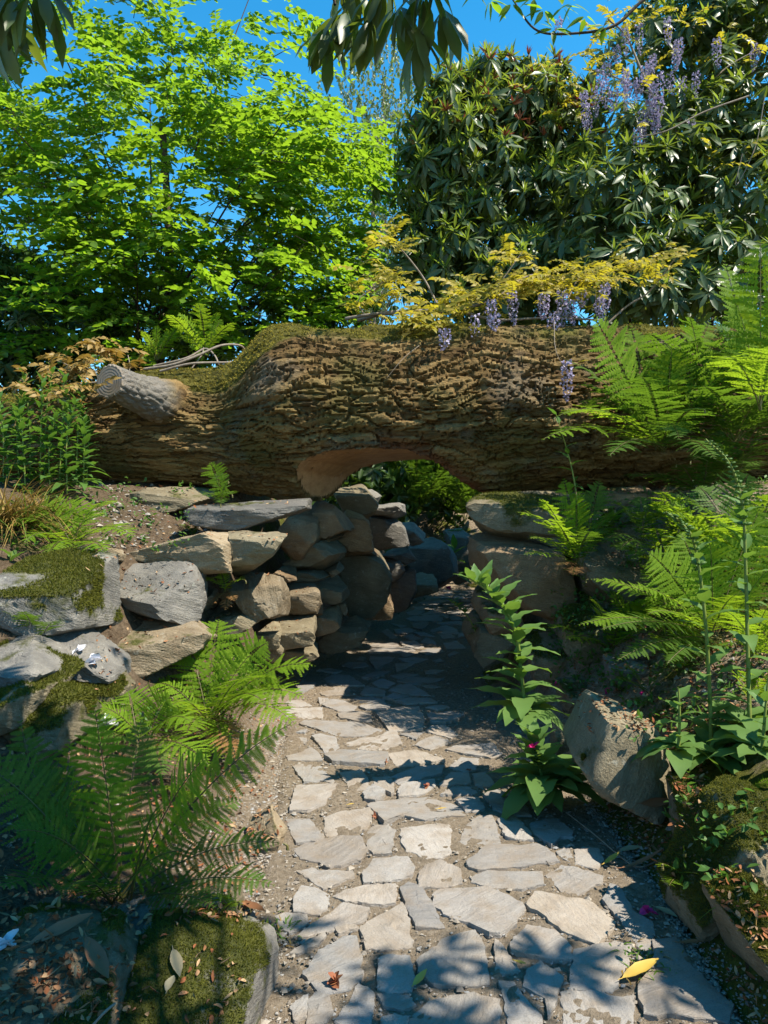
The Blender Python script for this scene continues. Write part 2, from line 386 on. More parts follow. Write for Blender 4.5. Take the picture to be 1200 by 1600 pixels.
M['dead_grey'] = leaf_mat('dead_leaf_pale', (0.27, 0.22, 0.13), (0.34, 0.29, 0.18), (0.3, 0.25, 0.12), 0.12, 0.65, 0.12)
def plain_mat(name, a, b, scale=20.0, rough=0.7, bump=0.4, stretch=(1, 1, 1)):
    m, nt, out = nodes(name); k = NT(nt); v = k.scale(k.pos(), stretch); n = k.noise(v, scale, 5, 0.65); g = k.noise(v, scale * 6, 3, 0.6)
    c = k.mix(k.rng(n, 0.3, 0.7), a, b); c = k.mix(k.rng(g, 0.5, 0.8, 0, 0.4), c, tuple(x * 0.5 for x in a))
    k.l(k.bsdf(c, rough, k.bump(k.math('ADD', n, k.math('MULTIPLY', g, 0.5)), bump, 0.01), 0.25), out.inputs[0]); return m
M['stem'] = plain_mat('green_stem', (0.13, 0.17, 0.03), (0.19, 0.22, 0.05), 30, 0.5, 0.1)
M['rachis'] = plain_mat('fern_stalk', (0.07, 0.07, 0.02), (0.13, 0.11, 0.03), 30, 0.5, 0.1)
M['twig'] = plain_mat('grey_twig', (0.15, 0.115, 0.085), (0.27, 0.225, 0.175), 30, 0.8)
M['dark_bark'] = plain_mat('dark_tree_bark', (0.035, 0.027, 0.02), (0.085, 0.065, 0.048), 14, 0.9)
M['sawn'] = plain_mat('sawn_heartwood', (0.34, 0.18, 0.08), (0.52, 0.31, 0.15), 9, 0.65, 0.15, (1.2, 1.2, 2.2))
def face_mat():
    m, nt, out = nodes('weathered_end_grain'); k = NT(nt); p = k.n('TexCoord').outputs['Object']
    d = k.n('VectorMath', operation='LENGTH'); k.l(p, d.inputs[0]); n = k.noise(p, 14.0, 4)
    r = k.math('SINE', k.math('ADD', k.math('MULTIPLY', d.outputs['Value'], 300.0), k.math('MULTIPLY', n, 7.0)))
    c = k.mix(k.rng(r, -1, 1, 0, 0.22), (0.20, 0.165, 0.125), (0.10, 0.08, 0.06)); c = k.mix(k.rng(n, 0.45, 0.7, 0, 0.5), c, (0.20, 0.195, 0.195))
    k.l(k.bsdf(c, 0.8, k.bump(r, 0.2, 0.004), 0.2), out.inputs[0]); return m
M['endgrain'] = face_mat()
def bark_mat():
    m, nt, out = nodes('log_bark'); k = NT(nt); p = k.pos(); moss = k.attr('moss'); idv = k.attr('plate')
    ps = k.scale(p, (0.35, 1, 1)); a = k.noise(ps, 26.0, 5, 0.65, 0.3); b = k.noise(p, 2.2, 4, 0.6); g = k.noise(ps, 110.0, 4, 0.7)
    c = k.ramp(k.rng(k.math('ADD', k.math('MULTIPLY', a, 0.62), k.math('MULTIPLY', idv, 0.38)), 0.25, 0.75), (0, (0.060, 0.035, 0.013)), (0.5, (0.17, 0.105, 0.038)), (1, (0.32, 0.215, 0.088)))
    c = k.mix(k.rng(b, 0.48, 0.66, 0, 0.65), c, (0.105, 0.095, 0.028)); c = k.mix(k.rng(k.noise(p, 1.3, 5, 0.65, 0.5), 0.54, 0.68, 0, 0.6), c, k.mix(a, (0.07, 0.055, 0.04), (0.20, 0.175, 0.14)))
    c = k.mix(k.rng(g, 0.5, 0.8, 0, 0.45), c, (0.07, 0.045, 0.022))
    gry = k.attr('pale'); c = k.mix(gry, c, k.mix(a, (0.15, 0.14, 0.125), (0.29, 0.27, 0.24)))
    red = k.attr('red'); c = k.mix(red, c, k.mix(a, (0.085, 0.032, 0.016), (0.18, 0.075, 0.035)))
    mf = k.noise(p, 170.0, 4, 0.65); mm = k.rng(k.math('ADD', moss, k.math('MULTIPLY', k.math('SUBTRACT', k.noise(p, 11.0, 5, 0.7), 0.5), 0.8)), 0.42, 0.6)
    mc = k.mix(k.rng(k.noise(p, 7.0, 4), 0.35, 0.65), (0.075, 0.07, 0.014), (0.19, 0.165, 0.032)); mc = k.mix(k.rng(mf, 0.3, 0.7, 0, 0.5), mc, (0.045, 0.04, 0.012))
    c = k.mix(mm, c, mc)
    nb = k.bump(k.math('ADD', a, k.math('MULTIPLY', g, 0.7)), 1.0, 0.03); nb = k.bump(k.math('MULTIPLY', mf, mm), 0.8, 0.015, nb)
    k.l(k.bsdf(c, 0.9, nb, 0.15), out.inputs[0]); return m
M['bark'] = bark_mat()

# ------------------------------------------------------------ ground and path
EY = np.array([-6, 1.0, 2.17, 2.89, 3.46, 4.33, 5.78, 7.0, 8.25, 9.5, 10.8, 12.5, 14.4, 17.0])
EL = np.array([-.40, -.40, -.40, -.50, -.52, -.60, -.74, -.70, -.40, -.10, .19, .65, 1.1, 2.2])
ER = np.array([1.03, 1.03, 1.05, 1.10, 1.08, 1.05, 0.86, .92, 1.08, 1.28, 1.5, 1.75, 2.0, 3.2])
DS = np.array([0, .2, .4, .6, .8, 1.0, 1.3, 1.8, 2.5, 4, 8])
LY = np.array([0, 2.2, 3.3, 4.3, 5.4, 6.2, 9.0, 13.0])
LH = np.array([[0, .04, .12, .19, .24, .30, .40, .60, .95, 1.4, 1.6], [0, .04, .12, .19, .24, .30, .40, .60, .95, 1.4, 1.6],
               [0, .04, .10, .19, .32, .48, .72, 1.0, 1.3, 1.6, 1.7], [0, .05, .16, .36, .60, .84, 1.12, 1.42, 1.60, 1.7, 1.75],
               [0, .10, .52, 1.02, 1.30, 1.43, 1.60, 1.71, 1.75, 1.75, 1.8], [0, .10, .70, 1.30, 1.52, 1.62, 1.70, 1.74, 1.76, 1.8, 1.8],
               [0, .15, .80, 1.10, 1.2, 1.3, 1.5, 1.6, 1.6, 1.6, 1.7], [0, .2, .7, .9, 1.0, 1.1, 1.3, 1.4, 1.5, 1.6, 1.7]])
RY = np.array([0, 2.4, 3.4, 4.2, 5.0, 5.8, 9.0, 13.0])
RH = np.array([[0, .30, .46, .53, .60, .68, .80, 1.0, 1.2, 1.4, 1.5], [0, .30, .46, .53, .60, .68, .80, 1.0, 1.2, 1.4, 1.5],
               [0, .14, .33, .48, .60, .70, .86, 1.08, 1.3, 1.5, 1.6], [0, .16, .40, .60, .74, .88, 1.06, 1.3, 1.5, 1.65, 1.7],
               [0, .12, .38, .62, .85, 1.02, 1.28, 1.45, 1.6, 1.7, 1.75], [0, .08, .75, 1.30, 1.5, 1.62, 1.68, 1.72, 1.75, 1.8, 1.8],
               [0, .15, .8, 1.1, 1.2, 1.3, 1.5, 1.6, 1.6, 1.6, 1.7], [0, .2, .8, 1.0, 1.1, 1.2, 1.3, 1.4, 1.5, 1.6, 1.7]])
def _prof(Y, d, TY, TH):
    Y = np.clip(Y, TY[0], TY[-1]); i = np.clip(np.searchsorted(TY, Y) - 1, 0, len(TY) - 2); f = (Y - TY[i]) / (TY[i + 1] - TY[i])
    d = np.clip(d, 0, 7.99); j = np.clip(np.searchsorted(DS, d, side='right') - 1, 0, len(DS) - 2); g = (d - DS[j]) / (DS[j + 1] - DS[j])
    h = lambda a: TH[a, j] * (1 - g) + TH[a, j + 1] * g
    return h(i) * (1 - f) + h(i + 1) * f
def ground_z(x, y, noise=True):
    x = np.asarray(x, float); y = np.asarray(y, float)
    l = np.interp(y, EY, EL); r = np.interp(y, EY, ER)
    dl = l - x; dr = x - r
    z = np.where(dl > 0, _prof(y, dl, LY, LH), np.where(dr > 0, _prof(y, dr, RY, RH), -0.05))
    d0 = np.maximum(dl, dr); z = z + np.where(d0 > 0, (.22 + .25 * sstep(1.0, .5, d0)) * sstep(6.3, 6.8, y) * sstep(.3, .55, d0) * (1 - .7 * sstep(7.5, 9, y)), 0)
    far = 1.5 * sstep(14.6, 16.0, y) + 0.02 * np.maximum(y - 16, 0)
    z = np.maximum(z, far - 0.05 * (far <= 0))
    if noise:
        d = np.maximum(np.maximum(dl, dr), 0); amp = sstep(0.0, 0.5, d)
        q = np.stack([x, y, x * 0], -1)
        z = z + amp * (0.05 * fbm(q * 2.5, 3, 3) + 0.018 * fbm(q * 14, 3, 5))
    return z
gz = lambda x, y: float(ground_z(np.array([x]), np.array([y]))[0])

def axis(*segs):
    a = [np.linspace(s, e, n, endpoint=False) for s, e, n in segs]; a.append([segs[-1][1]]); return np.concatenate(a)
gx = axis((-60, -8, 16), (-8, -3, 30), (-3, 3, 200), (3, 8, 30), (8, 60, 16)); gy = axis((-20, 0, 20), (0, 1.2, 16), (1.2, 7.5, 220), (7.5, 16, 80), (16, 90, 25))
X, Y_ = np.meshgrid(gx, gy, indexing='ij'); Z = ground_z(X, Y_)
i, j = np.meshgrid(np.arange(len(gx) - 1), np.arange(len(gy) - 1), indexing='ij'); n = len(gy)
GF = np.stack([i * n + j, (i + 1) * n + j, (i + 1) * n + j + 1, i * n + j + 1], -1).reshape(-1, 4)
GV = np.stack([X, Y_, Z], -1).reshape(-1, 3)
gm = 0.30 + 0.35 * fbm(GV * 0.9, 3, 31) + .22 * (GV[:, 0] > .8) * sstep(3.9, 3.0, GV[:, 1]) - 0.25 * sstep(2.0, 1.2, GV[:, 1]) + 0.15 * (GV[:, 0] > 0)
gl, gr = np.interp(GV[:, 1], EY, EL) - GV[:, 0], GV[:, 0] - np.interp(GV[:, 1], EY, ER)
near = np.clip(np.maximum(sstep(.45, .05, gl) * sstep(2.3, 3.2, GV[:, 1]) + .3 * sstep(.3, 0, gl), .8 * sstep(.12, 0, gr) * (gl < 0)) + .35 * fbm(GV * 5, 3, 32), 0, 1)
ground = mk('ground', GV, GF, M['soil'], attrs={'moss': gm, 'near': near}, kind='structure'); ground['label'] = 'brown leaf strewn soil of the sloping banks'

ys = axis((1.0, 3.6, 140), (3.6, 7, 120), (7, 16.5, 100)); ts = np.linspace(-0.07, 1.07, 104)
T_, YY = np.meshgrid(ts, ys, indexing='ij'); l = np.interp(YY, EY, EL); r = np.interp(YY, EY, ER); XX = l + (r - l) * T_
q = np.stack([XX, YY, XX * 0], -1)
edge = np.minimum(T_, 1 - T_)
PZ = 0.010 * fbm(q * 5, 3, 41) + 0.010 * fbm(q * 30, 3, 42) + 0.004 * vn(q * 70, 4) - 0.05 * sstep(0.03, -0.06, edge) + 0.008 * sstep(0.10, 0.01, edge)
i, j = np.meshgrid(np.arange(len(ts) - 1), np.arange(len(ys) - 1), indexing='ij'); n = len(ys)
PF = np.stack([i * n + j, (i + 1) * n + j, (i + 1) * n + j + 1, i * n + j + 1], -1).reshape(-1, 4)
path = mk('path', np.stack([XX, YY, PZ], -1), PF, M['dirt'], kind='structure'); path['label'] = 'trodden gravelly path paved with irregular flagstones'

# ---- flagstones: outlines read from enlarged pieces of the photograph (origin x, origin y, enlargement)
FS = {
 (420, 900, 3.3333): [
  [505,372,560,350,660,347,672,370,590,378],[522,395,540,382,720,374,752,393,700,403,530,408],[682,350,760,345,805,372,770,382,700,365],
  [785,402,830,380,890,380,912,398,830,415],[530,425,655,415,640,445,560,490,530,450],[675,437,760,430,828,438,780,455,740,460],
  [660,462,745,462,755,470,670,505],[815,500,850,492,910,495,870,510,820,512],[487,535,570,492,635,498,600,520,540,543],[637,525,700,512,778,525,690,542],
  [677,553,740,538,905,538,860,558,770,572],[290,540,350,518,420,525,490,575,400,575,320,565],[543,560,590,543,655,562,620,582,570,582],
  [630,598,690,570,740,572,835,625,740,620],[252,497,310,485,378,500,345,510],[385,470,420,455,500,455,515,470,440,480],[480,620,510,580,605,605,600,622,500,626],
  [255,610,320,598,340,582,415,590,422,624,300,628],[135,610,165,555,242,562,225,590,175,615],[598,640,650,615,722,630,650,648],[800,578,845,570,890,580,840,588],
  [590,300,620,290,690,335,670,342],[655,283,730,275,765,290,720,305,670,300],[697,318,740,308,790,330,750,342],[755,300,810,295,860,318,790,318],
  [740,245,820,238,830,252,800,282,760,275],[630,250,720,262,690,272],[840,285,920,260,975,280,985,305,860,300],[790,350,820,325,865,345,870,362],
  [910,355,980,345,1025,380,930,385],[931,415,965,398,998,405,940,425],[720,228,760,212,900,220,890,240,740,240],[715,195,760,180,810,185,790,205],
  [800,205,850,190,930,205,930,220,820,215],[870,245,1000,240,1010,260,900,255],[830,175,900,170,920,185,850,188],[855,448,890,440,917,452,880,457],
  [685,415,730,402,765,410,710,428],[457,440,480,428,505,432,490,447],[890,310,940,305,975,325,910,330],[985,300,1040,290,1065,300,1050,320,990,322],
  [940,215,990,210,1000,232,950,235],[750,165,800,158,840,170,790,180],[440,642,530,640,600,650,590,668,500,665],[655,655,740,640,840,645,870,665,720,672],
  [820,690,900,682,935,692,880,705],[850,135,900,130,930,140,880,146],[780,140,830,134,850,146,800,152],[900,150,960,146,985,158,920,163],[940,185,1000,178,1020,192,960,198]],
 (400, 1080, 4.6154): [
  [482,112,540,80,630,85,722,115,690,150,600,150],[700,58,770,55,880,57,930,95,760,85],[745,118,830,100,965,108,960,130,900,150,800,140],
  [595,172,690,156,815,165,832,232,730,220,610,200],[880,178,1000,140,1165,125,1200,190,1195,280,1080,292,965,290,930,240],[160,165,290,140,465,138,475,195,460,207,250,205],
  [335,245,370,226,700,235,800,250,890,285,860,302,700,327,590,322,420,270],[628,380,760,350,860,340,975,295,1000,300,1045,380,900,430,780,420],
  [408,350,470,336,570,350,605,420,590,440,500,440],[235,370,260,335,365,350,345,398,260,392],[225,480,330,455,390,415,450,460,470,505,240,510],
  [505,490,560,470,640,460,935,468,940,510,910,545,720,535,560,525],[272,560,330,540,460,540,555,655,540,670,460,652,350,668],
  [295,700,560,680,590,680,505,785,500,820,380,870,258,872],[607,595,760,580,805,650,808,710,680,715,650,660],[845,630,960,622,990,660,990,745,970,752,860,690],
  [770,760,840,710,925,745,910,785,860,812,790,795],[1040,320,1090,298,1200,300,1150,350],[285,310,330,290,375,292,350,310],[450,60,520,55,525,75,460,100],[205,80,330,70,395,105,250,125]],
 (400, 1050, 2.4): [[498,310,600,300,700,340,620,352,530,355],[500,395,600,360,700,358,690,385,590,410,540,422],[535,450,560,425,665,410,670,430,630,462,540,475],
  [430,505,500,490,560,482,650,475,700,490,760,505,775,540,700,545,630,562,560,545,520,560,490,572]],
 (640, 1080, 3.75): [
  [100,105,220,100,315,150,290,165,215,192,130,185],[98,238,140,212,210,210,290,265,240,275,160,260],[33,318,110,275,150,266,225,300,120,350],
  [222,352,300,330,480,315,535,375,470,400,340,378],[235,450,300,392,400,400,385,470,330,482,260,465],[180,560,240,490,340,490,355,545,250,555],
  [187,615,260,567,375,565,400,610,300,612],[280,650,330,632,400,640,435,690,400,715,330,715],[375,500,440,485,500,560,430,570,385,555],
  [440,620,520,600,640,640,700,735,560,730,500,700],[290,890,335,795,400,750,475,748,500,790,525,895,330,910],[517,770,560,742,620,748,700,830,720,875,620,870,560,855],
  [700,780,790,750,860,755,945,830,950,870,880,865,830,910,740,840]],
 (400, 1250, 3.75): [
  [405,125,500,90,660,72,678,95,640,180,540,195,430,220,410,190],[655,195,690,155,770,160,820,195,800,240,790,320,690,322,655,290],
  [857,180,1000,160,1100,145,1135,170,1125,320,1080,345,980,345,950,320,890,310,860,260],[180,115,315,112,390,230,340,255,240,262,215,230],
  [230,300,300,265,470,232,600,238,640,310,600,360,430,400,370,372,270,350],[250,435,330,410,380,425,555,430,562,455,390,530],
  [635,440,690,370,880,360,925,410,910,450,790,480,640,488],[960,440,1000,385,1080,368,1190,420,1200,500,1100,522,960,522],
  [225,600,270,520,340,525,425,570,415,640,370,680,225,672],[460,580,520,545,650,510,805,503,805,620,690,620,530,610],[850,530,900,495,960,520,1020,600,1090,750,940,750,890,660]],
 (380, 1400, 3.3333): [
  [172,115,230,98,330,115,335,155,240,205,190,180],[295,205,520,60,645,85,640,120,600,150,470,185,310,222],[620,175,825,62,850,110,878,270,650,280],
  [250,305,330,258,420,212,430,225,380,275,290,310],[320,420,400,300,520,235,580,232,610,330,605,440,560,490,430,510,400,520],[245,600,310,540,335,530,322,650,270,670],
  [340,560,380,520,440,535,470,620,430,667,330,690],[480,667,555,560,600,465,680,520,660,667,600,720],[705,355,760,335,860,340,890,430,870,500,760,515,705,490],
  [700,530,860,530,900,580,830,610,740,590],[720,660,790,630,860,650,840,720,740,730],[480,175,580,165,600,185,500,210]],
 (0, 0, 1.0): [[654,1504,692,1473,725,1462,741,1458,756,1482,760,1538,680,1541,657,1520],[644,1594,665,1574,704,1561,738,1558,776,1569,780,1640,640,1640]],
 (700, 1400, 2.6087): [
  [190,200,205,195,290,310,195,325],[262,200,340,108,400,120,490,200,500,270,400,262,265,235],[310,380,330,310,375,278,465,345,440,440,405,500,395,430],
  [215,360,270,365,375,500,380,540,250,540],[500,380,520,235,680,200,740,215,735,280,670,390],[465,405,590,400,680,420,755,425,745,522,740,560,490,560],
  [785,380,830,320,850,250,840,200,930,180,980,290,1060,380,1145,460,1130,520,950,490,810,485]],
 (680, 1250, 3.5294): [
  [0,590,10,520,60,500,300,500,420,560,475,610,430,690,350,750,290,745,190,685,60,640],[520,600,560,535,700,560,860,590,975,690,960,730,870,795,700,730,600,650],
  [930,570,970,495,1030,520,1110,640,1190,680,1195,780,1130,840,1060,720],[190,350,290,268,440,270,560,265,640,315,670,350,400,385,250,395,200,380],
  [200,440,290,408,420,415,570,415,585,475,470,500,310,490,210,465],[615,430,700,382,760,395,915,445,910,470,780,530,700,510],
  [670,290,730,265,765,335,740,350,680,320],[772,290,820,272,900,285,925,340,890,390,775,360]],
}
def flagstone(xy, seed, h=0.014):
    """xy: ground outline -> irregular slab whose rough top stands proud of the dirt"""
    rg = np.random.default_rng(seed); c = xy.mean(0); xy = c + (xy - c) * 1.09; out = []
    per = np.linalg.norm(np.roll(xy, -1, 0) - xy, axis=1).sum(); step = max(per / 44, 0.008)
    for a, b in zip(xy, np.roll(xy, -1, 0)):
        k = max(1, int(np.linalg.norm(b - a) / step)); e = b - a; nrm = np.array([e[1], -e[0]]); nrm = nrm / (np.linalg.norm(nrm) + 1e-9)
        for t in np.arange(k) / k:
            p = a + e * t; w = 0 if t == 0 else 1
            out.append(p + nrm * (w * step * .13 * rg.normal() + .05 * step * rg.normal()))
    o = np.array(out); n = len(o); o3 = np.concatenate([o, o[:, :1] * 0], 1)
    o = o + 0.0035 * np.stack([vn(o3 * 40 + seed, 1), vn(o3 * 40 + seed, 2)], 1)
    tilt = rg.normal(0, .03, 2)
    def ring(s, z, zn=0.0):
        q = c + (o - c) * s; q3 = np.concatenate([q, q[:, :1] * 0], 1)
        zz = z + (q - c) @ tilt + zn * (fbm(q3 * 11 + seed, 3, 7)) + zn * 0.8 * np.floor(2.2 * vn(q3 * 7 + seed, 3)) * .5
        return np.concatenate([q, zz[:, None]], 1)
    a = h * (0.7 + 0.7 * rg.random()); size = max(per, .2); b = min(.03, .003 / size * 4)
    rings = [ring(1.0, -0.03), ring(1.0, a - 0.004, .003), ring(1 - b, a, .004), ring(.85, a + .001, .005), ring(.6, a + .001, .006), ring(.3, a + .001, .006)]
    V = np.concatenate(rings + [np.array([[c[0], c[1], a + .002]])]); F = []
    i = np.arange(n); j = (i + 1) % n
    for k in range(len(rings) - 1): F.append(np.stack([k * n + i, k * n + j, (k + 1) * n + j, (k + 1) * n + i], -1))
    k = len(rings) - 1
    return V, [np.stack([k * n + i, k * n + j, i * 0 + (k + 1) * n], -1), np.concatenate(F)]
def ccw(xy):
    a = xy; s = (a[:, 0] * np.roll(a[:, 1], -1) - np.roll(a[:, 0], -1) * a[:, 1]).sum()
    return xy if s > 0 else xy[::-1]
STONES = []
for (ox, oy, s), polys in FS.items():
    for pl in polys:
        pl = np.array(pl, float).reshape(-1, 2); STONES.append(ccw(np.array([G(ox + a / s, oy + b / s)[:2] for a, b in pl])))
yy = 10.9
while yy < 14.2:                                   # the far end of the path
    l, r = np.interp(yy, EY, EL) + .1, np.interp(yy, EY, ER) - .05; x = l
    while x < r:
        w = R.uniform(.22, .40); a = np.sort(R.uniform(0, 6.28, 7)); a = np.arange(7) * 6.28 / 7 + R.uniform(-.3, .3, 7)
        STONES.append(np.stack([x + w / 2 + np.cos(a) * w * .45, yy + np.sin(a) * .22 * R.uniform(.7, 1.1)], 1)); x += w
    yy += .5
for k, xy in enumerate(STONES):
    V, F = flagstone(xy, 100 + k, 0.028 if k in (61, 66) else 0.011); c = xy.mean(0)
    mk('flagstone', V, F, M['flag'], path, (c[0], c[1], 0)).data.set_sharp_from_angle(angle=math.radians(24))

# ---- loose chips on the path and its edges
def poly_in(px, py, poly):
    ins = np.zeros(len(px), bool); q = poly
    for a, b in zip(q, np.roll(q, -1, 0)):
        cnd = ((a[1] > py) != (b[1] > py)) & (px < (b[0] - a[0]) * (py - a[1]) / (b[1] - a[1] + 1e-12) + a[0]); ins ^= cnd
    return ins
oc = np.array([[1, 0, 0], [-1, 0, 0], [0, 1, 0], [0, -1, 0], [0, 0, 1], [0, 0, -1]], float)
of = np.array([[0, 2, 4], [2, 1, 4], [1, 3, 4], [3, 0, 4], [2, 0, 5], [1, 2, 5], [3, 1, 5], [0, 3, 5]])
def chips(name, x, y, z, r, mat, flat=0.5, label=None):
    n = len(x); V = oc[None] * (r[:, None, None] * R.uniform(.5, 1.2, (n, 6, 1))) + R.normal(0, .18, (n, 6, 3)) * r[:, None, None]
    a = R.uniform(0, 6.28, n); ca, sa = np.cos(a)[:, None], np.sin(a)[:, None]
    V = np.stack([V[..., 0] * ca - V[..., 1] * sa, V[..., 0] * sa + V[..., 1] * ca, V[..., 2] * flat], -1) + np.stack([x, y, z], -1)[:, None]
    F = (np.arange(n)[:, None, None] * 6 + of[None]).reshape(-1, 3)
    return tag(mk(name, V.reshape(-1, 3), F, mat, smooth=False, kind='stuff'), label)
n = 12500; y = 1.9 * (7.6 / 1.9) ** R.random(n) ; t = R.random(n); t = np.where(R.random(n) < .35, np.where(R.random(n) < .6, R.beta(1, 6, n), 1 - R.beta(1, 8, n)), t)
l = np.interp(y, EY, EL) - .06; r = np.interp(y, EY, ER) + .04; x = l + (r - l) * t
on = np.zeros(n, bool)
for xy in STONES: on |= poly_in(x, y, xy.mean(0) + (xy - xy.mean(0)) * 1.02)
x, y = x[~on], y[~on]; rr = np.clip(R.lognormal(-5.35, .5, len(x)), .002, .019)
chips('gravel', x, y, np.maximum(ground_z(x, y, True), 0.006) + rr * .15, rr, M['gravel'], .55, 'pale stone chips scattered between the flagstones')

# ------------------------------------------------------------ rocks
SCATTER = []        # (vertices, faces, moss per vertex) of mossy surfaces, for tufts
def hull2(p):
    p = sorted(map(tuple, p)); cr = lambda o, a, b: (a[0] - o[0]) * (b[1] - o[1]) - (a[1] - o[1]) * (b[0] - o[0])
    lo = []
    for q in p:
        while len(lo) > 1 and cr(lo[-2], lo[-1], q) <= 0: lo.pop()
        lo.append(q)
    up = []
    for q in reversed(p):
        while len(up) > 1 and cr(up[-2], up[-1], q) <= 0: up.pop()
        up.append(q)
    return np.array(lo[:-1] + up[:-1])
RK = [0]
def ground_hit(px, py):
    """distance at which the line of sight through a pixel meets the ground"""
    Y = np.linspace(1.2, 20, 4000); x = (px - 600) / FPX * Y; z = EYE - (py - 800) / FPX * Y
    k = np.nonzero(z < ground_z(x, Y, False))[0]
    return Y[k[0]] if len(k) else 20.0
SNAP = []
def rock(poly, Y, t=None, split=.38, ridge=None, mat='grey', moss=-1.0, sub=4, parent=None, label=None, cat='boulder', name='boulder', o=(0, 0, 1.0),
         bed=(.15, .35, 1), lean=.3, rough=1.0, facets=(), back=1.2, tilt=.2, group=None, tufts=0, topback=.7, power=80, fz=0.0, under=True, snap=.72):
    """an angular stone whose outline is seen at distance Y; t = half depth; split = height share of its top face"""
    RK[0] += 1; rg = np.random.default_rng(500 + RK[0]); seed = RK[0] * 3.17
    pl = np.array(poly, float).reshape(-1, 2); pl = np.stack([o[0] + pl[:, 0] / o[2], o[1] + pl[:, 1] / o[2]], 1)
    if parent is None and cat and snap is not None:
        lo_, hi_ = pl.min(0), pl.max(0); Y0 = Y; Y = ground_hit((lo_[0] + hi_[0]) / 2, lo_[1] + (hi_[1] - lo_[1]) * snap); SNAP.append((RK[0], Y0, round(Y, 2)))
    ty = np.clip((pl[:, 1].mean() + .1 * np.ptp(pl[:, 1]) - pl[:, 1]) / (.5 * np.ptp(pl[:, 1])), 0, 1); tt = t or .35 * min(*np.ptp(pl, 0)) / FPX * Y
    pts = np.array([P(a, b, Y) for a, b in pl]); pts[:, 2] = EYE - (pl[:, 1] - 800) / FPX * (Y + .75 * topback * tt * ty * (pl[:, 1] > 800)); h = hull2(pts[:, [0, 2]]); lo, hi = h.min(0), h.max(0)
    w, hh = hi - lo; c = np.array([(lo[0] + hi[0]) / 2, Y, (lo[1] + hi[1]) / 2]); t = t or .5 * min(w, hh) + .12 * max(w, hh)
    N = []; H = []
    def plane(n, p): n = unit(n); N.append(n); H.append(max(float(n @ (np.asarray(p) - c)), .02))
    for a, b in zip(h, np.roll(h, -1, 0)):
        e = b - a
        if np.linalg.norm(e) < .012: continue
        e = e / np.linalg.norm(e)
        plane((e[1], rg.uniform(-tilt, tilt), -e[0]), (a[0], Y, a[1]))
    zt, zr = hi[1], hi[1] - split * hh
    rx = (.35 + .3 * rg.random()) if ridge is None else ridge; rx = lo[0] + rx * w
    B = np.array([rx, Y - t, zr])
    plane((rg.normal(0, .12), -(zt - zr), (1 + topback) * t), B)
    l1 = min(lean * rg.uniform(.5, 1.4), 1.1 * t / max(rx - lo[0], .02)); l2 = min(lean * rg.uniform(.5, 1.4), 1.1 * t / max(hi[0] - rx, .02))
    plane((-l1, -1, fz + .10 * rg.normal()), B); plane((l2, -1, fz + .10 * rg.normal() - .05), B)
    if under: plane((rg.normal(0, .2), -1, -.4), B + np.array([0, .1 * t, -.45 * hh * (1 - split)]))
    for f in facets: plane(f[:3], P(o[0] + f[3] / o[2], o[1] + f[4] / o[2], Y + f[5]))
    plane((rg.normal(0, .2), 1, rg.normal(0, .2)), c + np.array([0, back * t, 0]))
    hull3 = ico(3)[0] * np.array([w / 2, t, hh / 2]); kk = (np.maximum(hull3 @ np.array(N).T, 0) / np.array(H)).max(1); hull3 = hull3 / kk[:, None]
    for _ in range(2):                                   # broken corners
        m = unit(rg.normal(size=3) * [1, 1, 1] + [0, -.3, .15]); N.append(m); H.append(float((hull3 @ m).max() * rg.uniform(.88, .97)))
    N = np.array(N); H = np.array(H)
    D, F = ico(sub); s = np.array([w / 2, t, hh / 2]); q = D * s
    k = np.maximum(q @ N.T, 0) / H; r = (k ** power).sum(1) ** (-1 / power); V = q * r[:, None]
    sz = min(w, hh, 2 * t); bd = unit(bed); bc = (V + c) @ bd + .05 * fbm((V + c) * 3 + seed, 2, 1)
    dr = unit(V)
    n1 = fbm((V + c) * (1.6 / max(sz, .1)) + seed, 4, 2); st = vn(np.stack([bc * 30, (V[:, 0] + V[:, 1]) * 3 + seed, bc * 0], -1), 6); st = np.sign(st) * np.abs(st) ** .6
    n2 = fbm((V + c) * 22 + seed, 3, 3); w1, w2, wi = worley(np.stack([(V + c) @ unit(np.cross(bd, [.3, .8, .1])) * 9 + seed, bc * 26, bc * 0], -1), 9); n2 = n2 - 1.6 * sstep(.12, 0, w2 - w1) * (wi > .45) + .9 * (wi - .5)
    V = V + dr * (rough * (.034 * sz * n1 + np.minimum(.006, .03 * sz) * st + .0055 * n2))[:, None]
    V = V + c; nz = vnormals(V, F)
    ms = np.clip(moss + .55 * nz[:, 2] + .9 * fbm(V * 4 + seed, 3, 8), -1, 1.3)
    cat_ = None if parent is not None else cat
    ob = mk(name, V, F, M[mat], parent, (c[0], c[1] + 0, lo[1]), {'bed': bc, 'moss': ms}); ob.data.set_sharp_from_angle(angle=math.radians(27)); tag(ob, label, cat_, group)
    if tufts: SCATTER.append((V, F, ms, nz, tufts, ob))
    return ob
